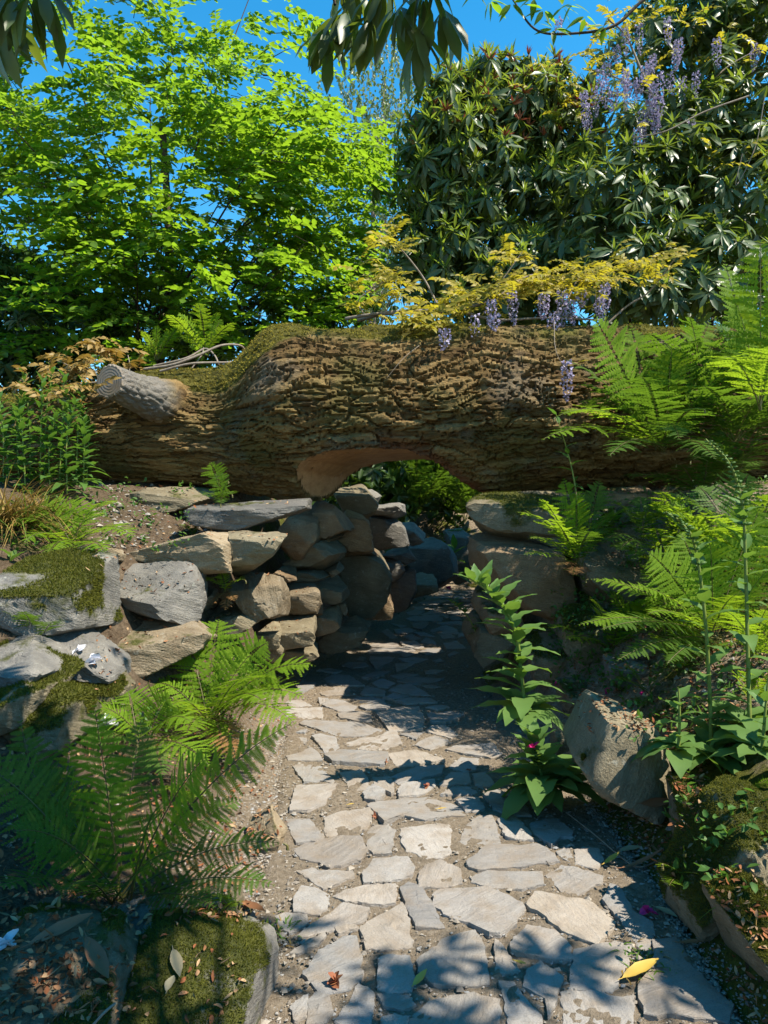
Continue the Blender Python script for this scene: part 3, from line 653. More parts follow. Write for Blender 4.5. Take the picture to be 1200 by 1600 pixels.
def tuft_mesh(V, F, ms, nz, n, length, seed, thr=.5):
    rg = np.random.default_rng(seed); A = np.linalg.norm(np.cross(V[F[:, 1]] - V[F[:, 0]], V[F[:, -1]] - V[F[:, 0]]), axis=1)
    A = A * (ms[F].mean(1) > thr); 
    if A.sum() <= 0: return None
    f = rg.choice(len(F), n, p=A / A.sum()); u = rg.dirichlet((1, 1, 1), n); T = F[f][:, [0, 1, 2]] if F.shape[1] == 3 else F[f][np.arange(n)[:, None], np.where(rg.random((n, 1)) < .5, [[0, 1, 2]], [[0, 2, 3]])]
    p = (V[T] * u[..., None]).sum(1); nn = unit((nz[T] * u[..., None]).sum(1) + rg.normal(0, .45, (n, 3))); s = unit(np.cross(nn, rg.normal(size=(n, 3))))
    L = length * rg.uniform(.5, 1.3, n)[:, None]; w = L * .28
    W = np.stack([p - s * w - nn * L * .2, p + s * w - nn * L * .2, p + nn * L], 1)
    return W.reshape(-1, 3), np.arange(3 * n).reshape(-1, 3)

CL = (0, 720, 2.6087); CW = (280, 720, 2.4); CR = (680, 680, 2.3077); CB = (700, 1000, 2.4); CF = (0, 1050, 2.6087)
# left bank: separate boulders
rock([455,150,600,110,830,68,850,90,850,150,760,195,640,205,490,228,450,190], 5.75, .22, .4, mat='olive', moss=-.12, sub=5, o=CL, bed=(.2,.2,1), label='long mossy brown slab lying on the soil in front of the log')
rock([765,225,800,190,1000,160,1190,148,1258,155,1258,195,1100,250,860,275,790,262], 5.5, .34, .42, mat='grey', moss=-.45, sub=5, o=CL, snap=None, bed=(.1,.2,1), label='flat grey capstone slab directly under the log left of the arch')
rock([535,390,600,350,780,300,930,280,960,300,950,450,800,455,700,440,560,405], 5.05, .28, .16, ridge=.86, mat='tan', moss=-.7, sub=5, o=CL, snap=None, bed=(-.1,.15,1), lean=.35, facets=[(1,-.25,.12,945,350,-.12)], label='long tan slab with a yellow broken end facing the path')
rock([930,280,1000,278,1130,275,1170,300,1110,390,1040,440,945,450], 5.15, .30, .25, mat='olive', moss=-.4, sub=5, o=CL, snap=None, label='greenish stone butted against the end of the long tan slab')
rock([385,460,400,415,560,405,720,410,790,440,820,520,830,630,700,655,640,640,560,595,400,520], 4.75, .36, .62, ridge=.72, mat='grey', moss=-.6, sub=5, o=CL, bed=(.25,.1,1), lean=.45, topback=.4, facets=[(.8,-.6,.1,760,560,-.16)], label='broad grey boulder with a flat cracked top and tan right end')
rock([435,680,520,650,790,640,860,700,830,760,740,810,600,880,550,885,480,800], 4.4, .32, .36, ridge=.25, mat='tan', moss=-.5, sub=5, o=CL, bed=(.1,.4,1), lean=.4, label='lowest tan boulder above the sunlit ferns on the left bank')
rock([815,525,870,525,882,560,850,612,815,600], 4.95, .12, mat='tan', o=CL, label='small tan stone wedged beside the broad grey boulder', cat='stone', name='stone')
rock([930,510,985,455,1070,448,1145,460,1165,520,1150,630,1080,650,990,600,960,560], 5.3, .24, .28, ridge=.52, mat='tan', moss=-.75, sub=5, o=CL, snap=None, lean=.55, bed=(1,.2,.3), label='blocky square cut stone at the front corner of the left wall')
rock([840,640,900,590,1010,600,1060,645,1000,690,920,715,860,690], 5.25, .22, .3, mat='olive', moss=-.35, o=CL, snap=None, label='dark greenish stone below the blocky square cut stone')
rock([0,520,60,420,120,370,180,345,250,370,350,410,380,450,375,600,380,680,270,700,150,640,60,640,-40,580], 4.0, .36, .5, ridge=.35, mat='grey', moss=.24, sub=5, o=CL, tufts=12000, bed=(.6,.2,1), label='grey boulder with a thick moss patch at the upper left edge of the bank')
rock([-60,678,0,676,80,700,250,805,278,850,230,905,150,930,-60,930], 3.3, .34, .55, mat='grey', moss=-.42, sub=5, o=CL, tufts=2500, bed=(.4,.3,1), label='smooth slanting grey slab below the mossy boulder')
rock([-60,800,60,830,200,900,190,1000,100,1090,-60,1150], 3.2, .3, .4, mat='olive', moss=.25, sub=5, o=CL, tufts=6000, label='dark moss covered rock under the slanting grey slab')
rock([175,675,250,700,300,690,380,740,480,850,490,890,380,880,280,860,240,770], 3.7, .22, .5, mat='grey', moss=-.6, sub=5, o=CL, bed=(.6,.2,1), label='narrow grey slab sloping down to the right beside the mossy boulder')
rock([280,870,380,850,470,860,505,920,480,985,380,1000,290,940], 3.35, .14, .4, mat='olive', moss=.35, sub=5, o=CL, tufts=5000, label='round dark moss lump with a white petal on top')
rock([390,365,480,355,505,380,500,410,400,410], 5.3, .12, mat='tan', o=CL, label='half buried flat tan stone on the soil behind the grey boulder', cat='stone', name='stone')
rock([130,255,175,245,200,262,170,275], 5.6, .06, mat='tan', o=(230,560,2.0) and CL, label='pale pebble on the soil below the grass tuft', cat='stone', name='stone')
rock([20,1000,90,920,180,880,260,910,300,1000,300,1150,180,1230,20,1190], 3.2, .16, .5, mat='olive', moss=.36, sub=4, o=CL, tufts=5000, label='mossy hump of rock above the near ferns at the left')
# left edge of the path and the near corner
rock([1000,600,1060,555,1090,545,1130,600,1155,660,1150,745,1060,765,1000,700], 3.45, .10, .55, mat='tan', moss=-.22, sub=5, o=CF, label='low tan edging stone with moss beside the path')
rock([700,860,850,860,940,920,960,1020,880,1040,720,1010], 2.6, .14, .4, mat='olive', moss=-.1, o=CF, label='dark mossy stone behind the small green fern at the path edge')
rock([340,1030,480,965,600,985,655,1040,665,1120,620,1290,500,1400,330,1300], 1.80, .22, .62, mat='grey', moss=-.62, sub=5, o=CF, bed=(.3,.2,1), topback=.9, label='smooth grey rock shoulder in the shaded near corner')
rock([470,1260,600,1120,700,1030,880,1055,950,1100,990,1190,1022,1300,1010,1650,380,1700], 1.72, .27, .55, ridge=.8, mat='grey', moss=.34, sub=5, o=CF, tufts=16000, topback=1.0, facets=[(.9,-.45,.15,960,1250,-.12)], label='large moss topped boulder at the near left corner of the path')
rock([-150,960,100,945,260,985,370,1040,450,1250,500,1700,-150,1700], 1.74, .30, .6, mat='olive', moss=-.05, sub=5, o=CF, tufts=5000, topback=1.1, label='low dark boulder strewn with red dry leaves in the near left corner')
# dry stone wall, left of the passage
lw = thing('dry_stone_wall', (-.55, 7.0, 0), 'dry stone wall on the left side of the passage under the log', 'stone wall', 'walls of the passage')
def grow(p, s=1.10):
    q = np.array(p, float).reshape(-1, 2); c = (q.min(0) + q.max(0)) / 2; return c + (q - c) * s
W = lambda p, *a, **k: rock(grow(p), *a, parent=lw, name='stone', o=CW, **k)
W([395,240,430,205,500,190,515,215,520,290,470,355,430,362,395,330], 6.3, .22, .2, mat='brown', lean=.4)
W([490,200,500,160,540,150,600,190,635,255,560,285,525,285], 6.6, .3, .3, mat='brown')
W([400,380,530,300,630,275,635,310,560,380,520,400,420,400], 6.5, .28, .3, mat='olive')
W([390,470,395,455,450,450,510,455,530,540,520,570,460,575,385,560], 6.2, .24, .3, mat='tan')
W([430,430,450,410,550,410,560,430,520,448,440,448], 6.4, .2, mat='olive')
W([510,455,600,430,625,470,620,515,560,530,530,520], 6.8, .25, mat='olive')
W([490,600,580,530,605,600,560,640,510,655], 6.7, .22, mat='brown')
W([350,590,500,580,505,640,480,690,400,700,330,670], 6.0, .25, mat='olive')
W([540,660,600,620,650,582,705,620,690,660,640,695,560,710,545,690], 7.0, .24, mat='olive')
W([600,370,640,345,730,340,785,420,770,500,720,590,640,575,610,490], 7.6, .26, .1, mat='olive')
W([630,190,700,220,720,330,640,330,600,280], 7.2, .25, .2, mat='brown')
W([580,110,640,90,690,100,735,150,720,200,680,215,620,190], 7.6, .26, mat='olive')
W([695,115,740,105,750,130,730,160], 7.9, .15, mat='grey'); W([730,165,830,155,835,190,800,210,720,205], 8.2, .24, mat='grey')
W([685,235,700,220,820,210,860,310,790,325,710,335,690,300], 8.3, .26, .15, mat='grey'); W([835,245,870,240,920,290,880,310,840,300], 9.0, .22, mat='grey')
W([790,330,850,325,885,370,840,390,760,360], 8.8, .24, mat='grey'); W([755,370,820,365,840,420,800,450,770,430], 8.6, .22, mat='grey')
W([790,450,850,400,880,420,885,500,850,550,800,560,770,520], 9.0, .25, .15, mat='grey'); W([870,310,960,290,1020,340,1030,430,960,475,900,440,870,380], 10.6, .4, .2, mat='grey')
W([1000,260,1060,250,1090,300,1105,420,1030,450], 12.2, .5, .2, mat='grey'); W([735,500,770,470,800,540,790,590,720,590], 8.05, .2, mat='brown')
W([410,690,490,670,520,720,470,745,410,740], 6.2, .2, mat='olive'); W([330,700,370,660,395,700,380,740,330,740], 5.8, .15, mat='olive')
W([580,540,605,500,630,560,620,580], 6.95, .15, mat='olive'); W([380,400,430,395,440,440,390,450,350,430], 6.15, .18, mat='brown'); W([545,405,590,388,610,410,570,435], 6.65, .16, mat='olive')
W([300,640,340,600,380,620,370,680,310,690], 5.75, .2, mat='olive'); W([880,430,960,440,960,490,890,510], 9.6, .25, mat='olive')
W([640,300,720,330,730,350,630,360], 7.5, .2, mat='brown'); W([480,290,540,270,620,280,560,310,500,330], 6.75, .2, mat='brown')
# right of the passage
rw = thing('dry_stone_wall', (1.2, 5.7, 0), 'wall of big mossy boulders on the right side of the passage', 'stone wall', 'walls of the passage')
W2 = lambda p, *a, **k: rock(grow(p, 1.07), *a, parent=rw, name='stone', o=CR, **k)
W2([125,250,180,205,300,195,500,195,590,215,610,250,440,300,420,350,350,380,220,360,150,310], 5.75, .42, .45, mat='olive', moss=.02, tufts=5000)
W2([150,390,220,350,300,360,420,430,480,520,500,620,480,680,380,650,280,600,220,540,160,440], 5.6, .34, .22, mat='brown', moss=-.42, lean=.35, ridge=.75)
W2([300,310,420,290,560,330,540,420,430,430,330,380], 5.7, .3, mat='grey', moss=-.3)
W2([560,330,700,300,860,330,840,420,700,440,560,420], 5.8, .3, mat='olive', moss=-.3)
W2([520,430,640,420,760,470,720,590,620,600,545,540], 5.25, .28, .35, mat='olive', moss=-.2)
W2([610,190,760,180,770,240,680,275,610,260], 5.9, .22, mat='brown', moss=-.25)
W2([180,560,280,600,310,700,200,730,160,640], 6.0, .3, mat='brown', moss=-.3); W2([480,560,600,590,590,690,500,700], 5.6, .25, mat='olive', moss=-.1)
W2([150,640,260,650,300,760,170,830,130,760], 6.0, .25, mat='olive', moss=-.2); W2([300,680,470,670,480,760,320,790], 5.7, .25, mat='olive', moss=.0)
W2([770,195,900,200,1100,215,1090,300,960,300,780,290], 6.0, .3, mat='olive', moss=.1); W2([860,330,1000,300,1080,330,1000,420,860,420], 5.9, .3, mat='olive', moss=0)
rock([960,250,1010,222,1095,230,1098,290,1060,430,960,440,910,420,905,330], 4.85, .16, .12, ridge=.4, mat='tan', moss=-.5, sub=5, o=CR, lean=.8, label='upright tan standing stone among the ferns on the right bank')
rock([560,655,625,645,632,745,565,750], 4.9, .08, .1, mat='olive', moss=.1, o=CR, label='short mossy upright stone below the brown boulders', cat='stone', name='stone')
rock([550,195,620,215,740,265,790,370,815,500,770,560,710,632,640,600,560,540,460,410,490,330], 3.5, .24, .14, ridge=.42, mat='olive', moss=-.18, sub=5, o=CB, bed=(1,.1,-.5), lean=.16, power=44, rough=.7, tufts=2500, fz=.30, under=False, snap=None, facets=[(.75,-.6,.25,760,330,-.15)], label='big tilted striped boulder with green stains on the right path edge')
rock([455,650,520,600,600,610,650,670,640,790,540,820,450,760], 4.9, .2, .4, mat='olive', moss=.12, sub=5, o=CR, tufts=2500, label='mossy stone in the dark gap between the right wall and the bank')
rock([330,760,430,720,500,790,480,900,360,900], 4.9, .18, .4, mat='brown', moss=.05, o=CR, tufts=1500, label='brown mossy stone low behind the leaning foxglove')
rock([600,75,640,62,740,85,742,178,690,188,608,155], 4.25, .11, .3, ridge=.85, mat='grey', o=CB, sub=5, lean=.2, moss=-1, label='small blue grey block on the red leaf litter behind the tilted boulder', cat='stone', name='stone')
rock([690,30,780,-8,825,18,780,48,690,58], 4.5, .10, .5, mat='tan', moss=-.4, o=CB, label='flat tan stone half under the bright ferns on the right', cat='stone', name='stone')
rock([430,165,540,150,535,235,440,260], 4.0, .12, .5, mat='tan', moss=-.2, o=CB, label='tan stone behind the low foxglove on the right', cat='stone', name='stone')
rock([400,300,470,330,490,400,460,430,395,420], 3.85, .1, .4, mat='olive', moss=0, o=CB, label='dark mossy stone behind the low foxglove', cat='stone', name='stone')
rock([1000,640,1060,540,1120,510,1200,530,1230,700,1120,770,1080,900,1000,1060,890,1085,880,960,950,800], 2.75, .20, .3, ridge=.5, mat='olive', moss=.30, sub=5, o=CB, tufts=14000, lean=.5, rough=1.6, bed=(.7,.2,-.7), label='steep mossy grey rock at the foot of the right bank')
rock([1140,700,1200,665,1290,700,1290,830,1180,800], 2.5, .12, .4, mat='olive', moss=-.05, o=CB, sub=5, tufts=1500, label='grey tan stone at the right picture edge above the moss bank')
rock([880,560,960,520,1060,560,1040,700,960,800,890,760], 3.0, .18, .4, mat='olive', moss=.35, o=CB, sub=5, tufts=9000, label='moss mound between the tilted boulder and the steep mossy rock')
rock([1080,1000,1180,960,1300,1000,1300,1330,1200,1300,1120,1160], 2.2, .18, .45, mat='olive', moss=.32, o=CB, sub=5, tufts=12000, label='lowest moss covered rock at the near right corner')

# ------------------------------------------------------------ the fallen log
LT = np.array([[-400, 640, 735], [0, 612, 742], [140, 592, 746], [200, 576, 750], [260, 573, 754], [340, 574, 762], [372, 566, 768], [395, 542, 772], [418, 524, 774], [455, 514, 778], [520, 514, 782], [600, 508, 778], [700, 507, 774],
               [800, 508, 770], [900, 509, 764], [1000, 510, 760], [1200, 513, 757], [1700, 520, 755]], float)
LYC = 6.5
def log_axis(x):
    Yf = 6.15; px = 600 + x / Yf * FPX
    t = np.interp(px, LT[:, 0], LT[:, 1]); b = np.interp(px, LT[:, 0], LT[:, 2])
    zt, zb = EYE - (t - 800) / FPX * 6.35, EYE - (b - 800) / FPX * 6.2
    r = (zt - zb) / 2
    return (zt + zb) / 2, r
ux = axis((-5.6, -3.3, 60), (-3.3, 2.6, 640), (2.6, 5.6, 70)); th = np.radians(np.concatenate([np.linspace(-115, 125, 250, endpoint=False), np.linspace(125, 245, 40, endpoint=False)]))
UX, TH = np.meshgrid(ux, th, indexing='ij')
k = np.ones(9) / 9
zc, rr = log_axis(ux); zc = np.convolve(np.pad(zc, 12, 'edge'), np.ones(25) / 25, 'valid'); rr = np.convolve(np.pad(rr, 12, 'edge'), np.ones(25) / 25, 'valid')
ZC = np.broadcast_to(zc[:, None], UX.shape); RR = np.broadcast_to(rr[:, None], UX.shape)
arc = TH * .70
cy = np.stack([np.cos(TH), np.sin(TH), UX * .8], -1)
lump = 0.045 * fbm(cy * 1.6, 3, 60) + 0.02 * fbm(cy * np.array([4, 4, 3.]), 2, 61)
bump_ = np.exp(-((UX + 1.05) / .35) ** 2 - ((TH - 1.25) / .5) ** 2) * .07 + np.exp(-((UX + .75) / .38) ** 2 - ((TH - .25) / .6) ** 2) * .11 - np.exp(-((UX + 1.45) / .25) ** 2 - ((TH - .35) / .7) ** 2) * .06
wx = UX + .16 * fbm(np.stack([UX * 3, arc * 7, UX * 0], -1), 3, 62); wa = arc + .05 * fbm(np.stack([UX * 4, arc * 5, UX * 0], -1), 3, 63) + .03 * np.sin(UX * 5 + 3 * arc)
d1, d2, idv = worley(np.stack([wx / .34, wa / .052, wx * 0], -1), 64)
fur = sstep(.0, .10, d2 - d1); e1, e2, id2 = worley(np.stack([wx / .12, wa / .024, wx * 0], -1), 65); fur2 = sstep(.0, .16, e2 - e1)
rid = 1 - np.abs(fbm(np.stack([wx * 4, wa * 22, wx * 0], -1), 3, 66)) * 2.2
flake = fbm(np.stack([wx * 9, wa * 60, wx * 0], -1), 3, 67)
left = sstep(-.7, -1.5, UX); bark_amp = 1.2 * (1 - .4 * left)
wv = np.stack([wx * 2.2, wa * 14, wx * 0], -1); r1 = 1 - np.abs(vn(wv + .35 * fbm(wv * .7, 2, 73)[..., None], 74)) * 2; r2 = 1 - np.abs(vn(wv * 2.3 + 5, 75)) * 2
crev = sstep(.72, .97, r1) + .5 * sstep(.75, .97, r2)                      # long wavy furrows
bh = bark_amp * (.034 * fur * (.7 + .45 * idv) + .009 * fur2 * (.5 + .7 * id2) - .030 * crev + .008 * fbm(wv * np.array([1.2, 1.6, 1]), 3, 76, .5) + .006 * flake)
NZ = np.sin(TH)
mo = np.clip(-.30 + .95 * sstep(.30, .85, NZ) + .55 * fbm(np.stack([UX * 1.7, arc * 2.4, UX * 0], -1), 3, 68) + .25 * np.exp(-((UX + 1.0) / .3) ** 2) * (NZ > .6) + .30 * left * sstep(-.2, .6, NZ), -1, 1.2)
mok = sstep(.45, .75, mo); bh = bh * (1 - .45 * mok) + mok * (.022 + .010 * fbm(np.stack([UX * 25, arc * 25, UX * 0], -1), 2, 69))
RAD = RR * 1.0 + lump + bump_ + bh - .04
LX = UX + 0; LYv = LYC - np.cos(TH) * RAD * (.70 / np.maximum(RR, .3)) ** .12; LZ = ZC + np.sin(TH) * RAD
# the passage is sawn out of the underside
AX = np.array([-.86, -.80, -.74, -.63, -.42, -.10, .21, .37, .52, .68, .78, .86]); AZ = np.array([1.50, 1.66, 1.83, 1.92, 1.985, 2.01, 2.00, 1.94, 1.82, 1.69, 1.58, 1.45])
ax = LX - .38 * (LYv - 5.95); za = np.interp(ax, AX, AZ, left=0, right=0) + .008 * fbm(np.stack([LX * 6, LYv * 6, LX * 0], -1), 3, 70)
cut = ZC + np.sin(TH) * (RR + lump + bump_ - .015) < za
red = sstep(.16, .0, LZ - za) * (ax > .0) * (ax < .95) * (LYv < 6.6) * .9
red = np.maximum(red, .8 * sstep(.07, .0, np.hypot((ax - .33) / 1.6, (LZ - 2.03))))
LZ = np.where(cut, za, LZ)
n = len(th); V = np.stack([LX, LYv, LZ], -1).reshape(-1, 3)
i, j = np.meshgrid(np.arange(len(ux) - 1), np.arange(n), indexing='ij'); j2 = (j + 1) % n
LF = np.stack([i * n + j, (i + 1) * n + j, (i + 1) * n + j2, i * n + j2], -1).reshape(-1, 4)
cf = cut.reshape(-1)[LF].sum(1) >= 4
log = thing('fallen_log', (0, LYC, 1.6), 'huge fallen mossy tree trunk bridging the path with a sawn archway', 'log')
pale = np.zeros(V.shape[0])
tr = mk('trunk', V, LF[~cf], M['bark'], log, None, {'moss': mo.reshape(-1), 'plate': idv.reshape(-1), 'pale': pale, 'red': red.reshape(-1)}); tr.data.set_sharp_from_angle(angle=math.radians(38))
LOGV, LOGF, LOGM, LOGN = V, LF[~cf], mo.reshape(-1), vnormals(V, LF)
used, inv = np.unique(LF[cf], return_inverse=True); inv = inv.reshape(-1, 4)
mk('sawn_arch', V[used], inv, M['sawn'], log)
for e, nm in ((0, 0), (len(ux) - 1, 1)):
    ring = V[e * n:(e + 1) * n]; c = ring.mean(0); f = np.stack([np.arange(n), (np.arange(n) + 1) % n, np.full(n, n)], -1)
    mk('butt_end', np.vstack([ring, c]), f if nm else f[:, ::-1], M['endgrain'], log)
# sawn-off branch stub
p0, p1 = P(285, 640, 6.35), P(172, 597, 5.5); ax_ = unit(p1 - p0); sd = unit(np.cross(ax_, (0, 0, 1))); upv = np.cross(sd, ax_)
ns, na = 70, 90; s = np.linspace(0, 1, ns); a = np.arange(na) * 2 * np.pi / na; S_, A_ = np.meshgrid(s, a, indexing='ij')
q = np.stack([np.cos(A_) * .16, np.sin(A_) * .16, S_ * .7], -1); e1, e2, ide = worley(np.stack([S_ * 9 + .5 * vn(q * 8, 3), A_ * 3.2, S_ * 0], -1), 71)
rad = .118 + .15 * (1 - S_) ** 2.2 + .014 * sstep(.02, .4, e2 - e1) + .012 * fbm(q * 6, 3, 72)
VV = p0 + ax_ * (S_ * np.linalg.norm(p1 - p0))[..., None] + rad[..., None] * (np.cos(A_)[..., None] * sd + np.sin(A_)[..., None] * upv)
i, j = np.meshgrid(np.arange(ns - 1), np.arange(na), indexing='ij'); j2 = (j + 1) % na; SF = np.stack([i * na + j, i * na + j2, (i + 1) * na + j2, (i + 1) * na + j], -1).reshape(-1, 4)
up_ = VV[..., 2] - (p0[2] + (p1[2] - p0[2]) * S_); pl_ = sstep(.25, .55, S_) * .85
stub = mk('branch_stub', VV.reshape(-1, 3), SF, M['bark'], log, p1, {'moss': (-.6 + .5 * (1 - S_)).reshape(-1), 'plate': ide.reshape(-1), 'pale': pl_.reshape(-1), 'red': (S_ * 0).reshape(-1)})
stub['label'] = 'sawn off branch stub with grey weathered wood'
rimv = VV[-1]; c = rimv.mean(0); inner = c + (rimv - c) * .93 + ax_ * .012
f1 = np.stack([np.arange(na), (np.arange(na) + 1) % na, na + (np.arange(na) + 1) % na, na + np.arange(na)], -1); f2 = np.stack([na + np.arange(na), na + (np.arange(na) + 1) % na, np.full(na, 2 * na)], -1)
mk('cut_face', np.vstack([rimv, inner, c + ax_ * .012]), [f2, f1], M['endgrain'], stub, smooth=False)
# moss fuzz on log and rocks
tm = tuft_mesh(LOGV, LOGF, np.where(LOGV[:, 1] < 6.75, LOGM, -1), LOGN, 40000, .017, 5, .62)
mk('moss', tm[0], tm[1], M['moss_gold'], log, kind='stuff', smooth=False)
for (V, F, ms, nz, cnt, ob) in SCATTER:
    tm = tuft_mesh(V, F, np.where(nz[:, 1] < .5, ms, -1), nz, cnt, .0085 if V[:, 1].mean() < 3 else .014, 9, .52)
    if tm is None: continue
    if ob.parent is not None: mk('moss', tm[0], tm[1], M['moss'], ob, kind='stuff', smooth=False)
    else: mk('moss', tm[0], tm[1], M['moss'], ob, kind='stuff', smooth=False)

# ------------------------------------------------------------ plants: builders
def frond_mesh(b, tip, lift, w, n=26, m=11, nrm=None, bare=.14, seed=0, droop=.12, ang=18, curl=0.0):
    """a twice-divided fern frond from b to tip; lift = offset of the middle of its stalk; w = half width"""
    rg = np.random.default_rng(seed); b = np.asarray(b, float); n, m = (int(n * .85), max(6, int(m * .8))) if b[1] > 4.2 else (n, m); tip = np.asarray(tip, float); L0 = np.linalg.norm(tip - b)
    mid = b * .45 + tip * .55 + np.asarray(lift, float)
    K = 60; line = bez([b, mid, tip], K); T = unit(np.gradient(line, axis=0))
    t = bare + (1 - bare) * np.linspace(0, 1, n) ** .95; ft = t * (K - 1)
    pos = np.stack([np.interp(ft, np.arange(K), line[:, k]) for k in range(3)], 1); tan = unit(np.stack([np.interp(ft, np.arange(K), T[:, k]) for k in range(3)], 1))
    if nrm is None: nrm = np.array([0, 0, 1.0]) * .9 + unit(np.asarray(lift) + 1e-6) * .4 + np.array([0, -.25, 0])
    Nn = nrm - tan * (tan @ np.asarray(nrm, float))[:, None]; Nn = unit(Nn); S = np.cross(tan, Nn)
    u = (t - bare) / (1 - bare); shape = np.clip(np.sin(np.pi * np.clip(u * .80 + .17, 0, 1)) ** .85, 0.0, 1) * (1 - u ** 6) + .03
    PL = w * shape * rg.uniform(.82, 1.12, n) * np.where(rg.random(n) < .05, .55, 1); sp = L0 * (1 - bare) / n
    mb = MB(); a = math.radians(ang)
    base = []; dirs = []; nor = []; tn = []; ln = []
    for s in (-1, 1):
        D = unit(S * s * math.cos(a) + tan * (math.sin(a) + rg.normal(0, .09, (n, 1))) + Nn * rg.uniform(-.16, .22, (n, 1)))
        j = np.arange(1, m + 1) / (m + .5); x = PL[:, None] * j[None]                           # n,m along the pinna
        dp = (droop * rg.uniform(.4, 1.9, n) * PL)[:, None] * j[None] ** 2
        ax = pos[:, None] + D[:, None] * x[..., None] - np.array([0, 0, 1.0]) * dp[..., None] + tan[:, None] * (.10 * PL[:, None] * j[None] ** 2)[..., None]
        pt = unit(D[:, None] * 1.0 - np.array([0, 0, 1.0]) * (2 * droop * j)[None, :, None] + tan[:, None] * (.2 * j)[None, :, None])
        pw = PL[:, None] / m
        pl = np.minimum(sp * (.50 if b[1] < 3.2 else .62), PL[:, None] * .32) * (1 - .75 * j[None] ** 2.2) * rg.uniform(.8, 1.15, (n, m))
        for e in (-1, 1):
            q = unit(tan[:, None] * e * 1.0 + pt * .42 + Nn[:, None] * rg.uniform(-.12, .02, (n, m, 1)))
            A = ax - pt * (pw * .52)[..., None]; Bq = ax + pt * (pw * .46)[..., None]; C = ax + q * pl[..., None] + pt * (pw * .32)[..., None]; Dq = ax + q * (pl * .80)[..., None] - pt * (pw * .30)[..., None]
            Q = np.stack([A, Bq, C, Dq], 2).reshape(-1, 3); k = len(Q) // 4; mb.add(Q, np.arange(4 * k).reshape(-1, 4))
        # pinna midrib as a thin sliver
        A = pos - tan * sp * .05; B = pos + tan * sp * .05; E = ax[:, -1] + pt[:, -1] * (pw * .9)
        Q = np.stack([A, B, E], 1).reshape(-1, 3); mb.add(Q, np.arange(3 * n).reshape(-1, 3))
    Vt, Ft = tube(line[::3], np.linspace(.011, .003, len(line[::3])) * min(1, .35 + .65 * L0) * .45, 4); k0 = mb.n; mb.add(Vt, Ft)
    if curl:
        c = bez([line[-1], line[-1] + T[-1] * curl, line[-1] + T[-1] * curl * .8 - np.array([0, 0, curl])], 7); Vt2, Ft2 = tube(c, np.linspace(.006, .012, 7) * .5, 5); mb.add(Vt2, Ft2)
    V, F = mb.get(); nf3 = len(F[0]); nf4 = len(F[1]); tubef = len(Ft) + (len(Ft2) if curl else 0)
    mi = np.zeros(nf3 + nf4, int); mi[nf3 + nf4 - tubef:] = 1
    return V, F, mi
FN = [0]
def fern(base, fronds, label, mat='fern', n=24, m=10, name='fern', group=None, w=None):
    """fronds: (tip point, half width, lift vector[, mat[, normal]])"""
    t = thing(name, base, label, 'fern', group)
    for f in fronds:
        FN[0] += 1; tip, w, lift = f[0], f[1], f[2]; mt = f[3] if len(f) > 3 and f[3] else mat; nr = f[4] if len(f) > 4 else None
        b = np.asarray(base) + R.normal(0, .015, 3) * np.array([1, 1, .2])
        V, F, mi = frond_mesh(b, tip, lift, w, n, m, nr, seed=FN[0], curl=.02 if R.random() < .25 else 0)
        mk('frond', V, F, [M[mt], M['rachis']], t, None, None, False, mi)
    return t
def fern_auto(base, n, L, label, mat='fern', el=(25, 70), az=(0, 360), w=.16, np_=22, m=9, name='fern', group=None, sag=.22, dirn=None):
    fr = []
    for k in range(n):
        a = math.radians(az[0] + (az[1] - az[0]) * (k + R.uniform(.1, .9)) / n); e = math.radians(R.uniform(*el)); l = L * R.uniform(.75, 1.15)
        d = np.array([math.cos(a) * math.cos(e), math.sin(a) * math.cos(e), math.sin(e)]); tip = np.asarray(base) + d * l - np.array([0, 0, l * .12])
        fr.append((tip, w * l * R.uniform(.85, 1.15), np.array([0, 0, sag * l]), None, np.array([d[0] * -.4, d[1] * -.4, 1.0]) if e < 1.0 else -np.array([d[0], d[1], .0]) + np.array([0, -.5, .5])))
    return fern(base, fr, label, mat, np_, m, name, group)

def leaf_mesh(name, T=T_LA, W=.26, droop=.2, fold=.12, mat='rhodo', wav=0.0):
    V, F = leafgrid([[0, 0, 0]], [[0, 1, 0]], [[0, 0, 1]], 1.0, W, droop, fold, T, wav); return mesh_data(name, V, F, None, True, [M[mat]])

def crown_leaves(root, B, D, U, L, W, mat, droop, fold, T, part_mesh, n_parts=300, name='leaf', stuff='foliage', hexa=False, lod=None):
    """the leaves that show largest become parts of their own, the rest one part of kind stuff"""
    dist = np.linalg.norm(B - np.array([0, 0, EYE]), axis=1); inv_ = (np.abs(B[:, 0]) < .54 * B[:, 1]) & (B[:, 2] < EYE + .71 * B[:, 1]) & (B[:, 1] > .3)
    key = np.where(inv_, dist / L, 1e6 + dist); order = np.argsort(key); own = order[:n_parts]; rest = order[n_parts:]
    base = wl(root)
    for k in own:
        o = bpy.data.objects.new(name, part_mesh); COL.objects.link(o); o.parent = root; o.matrix_local = frame4(B[k] - base, D[k], U[k], float(L[k]))
    if len(rest):
        if hexa: V, F = hexleaf(B[rest], D[rest], U[rest], L[rest], W[rest], fold, droop)
        else: V, F = leafgrid(B[rest], D[rest], U[rest], L[rest], W[rest], droop[rest] if np.ndim(droop) else droop, fold, T)
        mk(stuff, V, F, M[mat], root, kind='stuff')

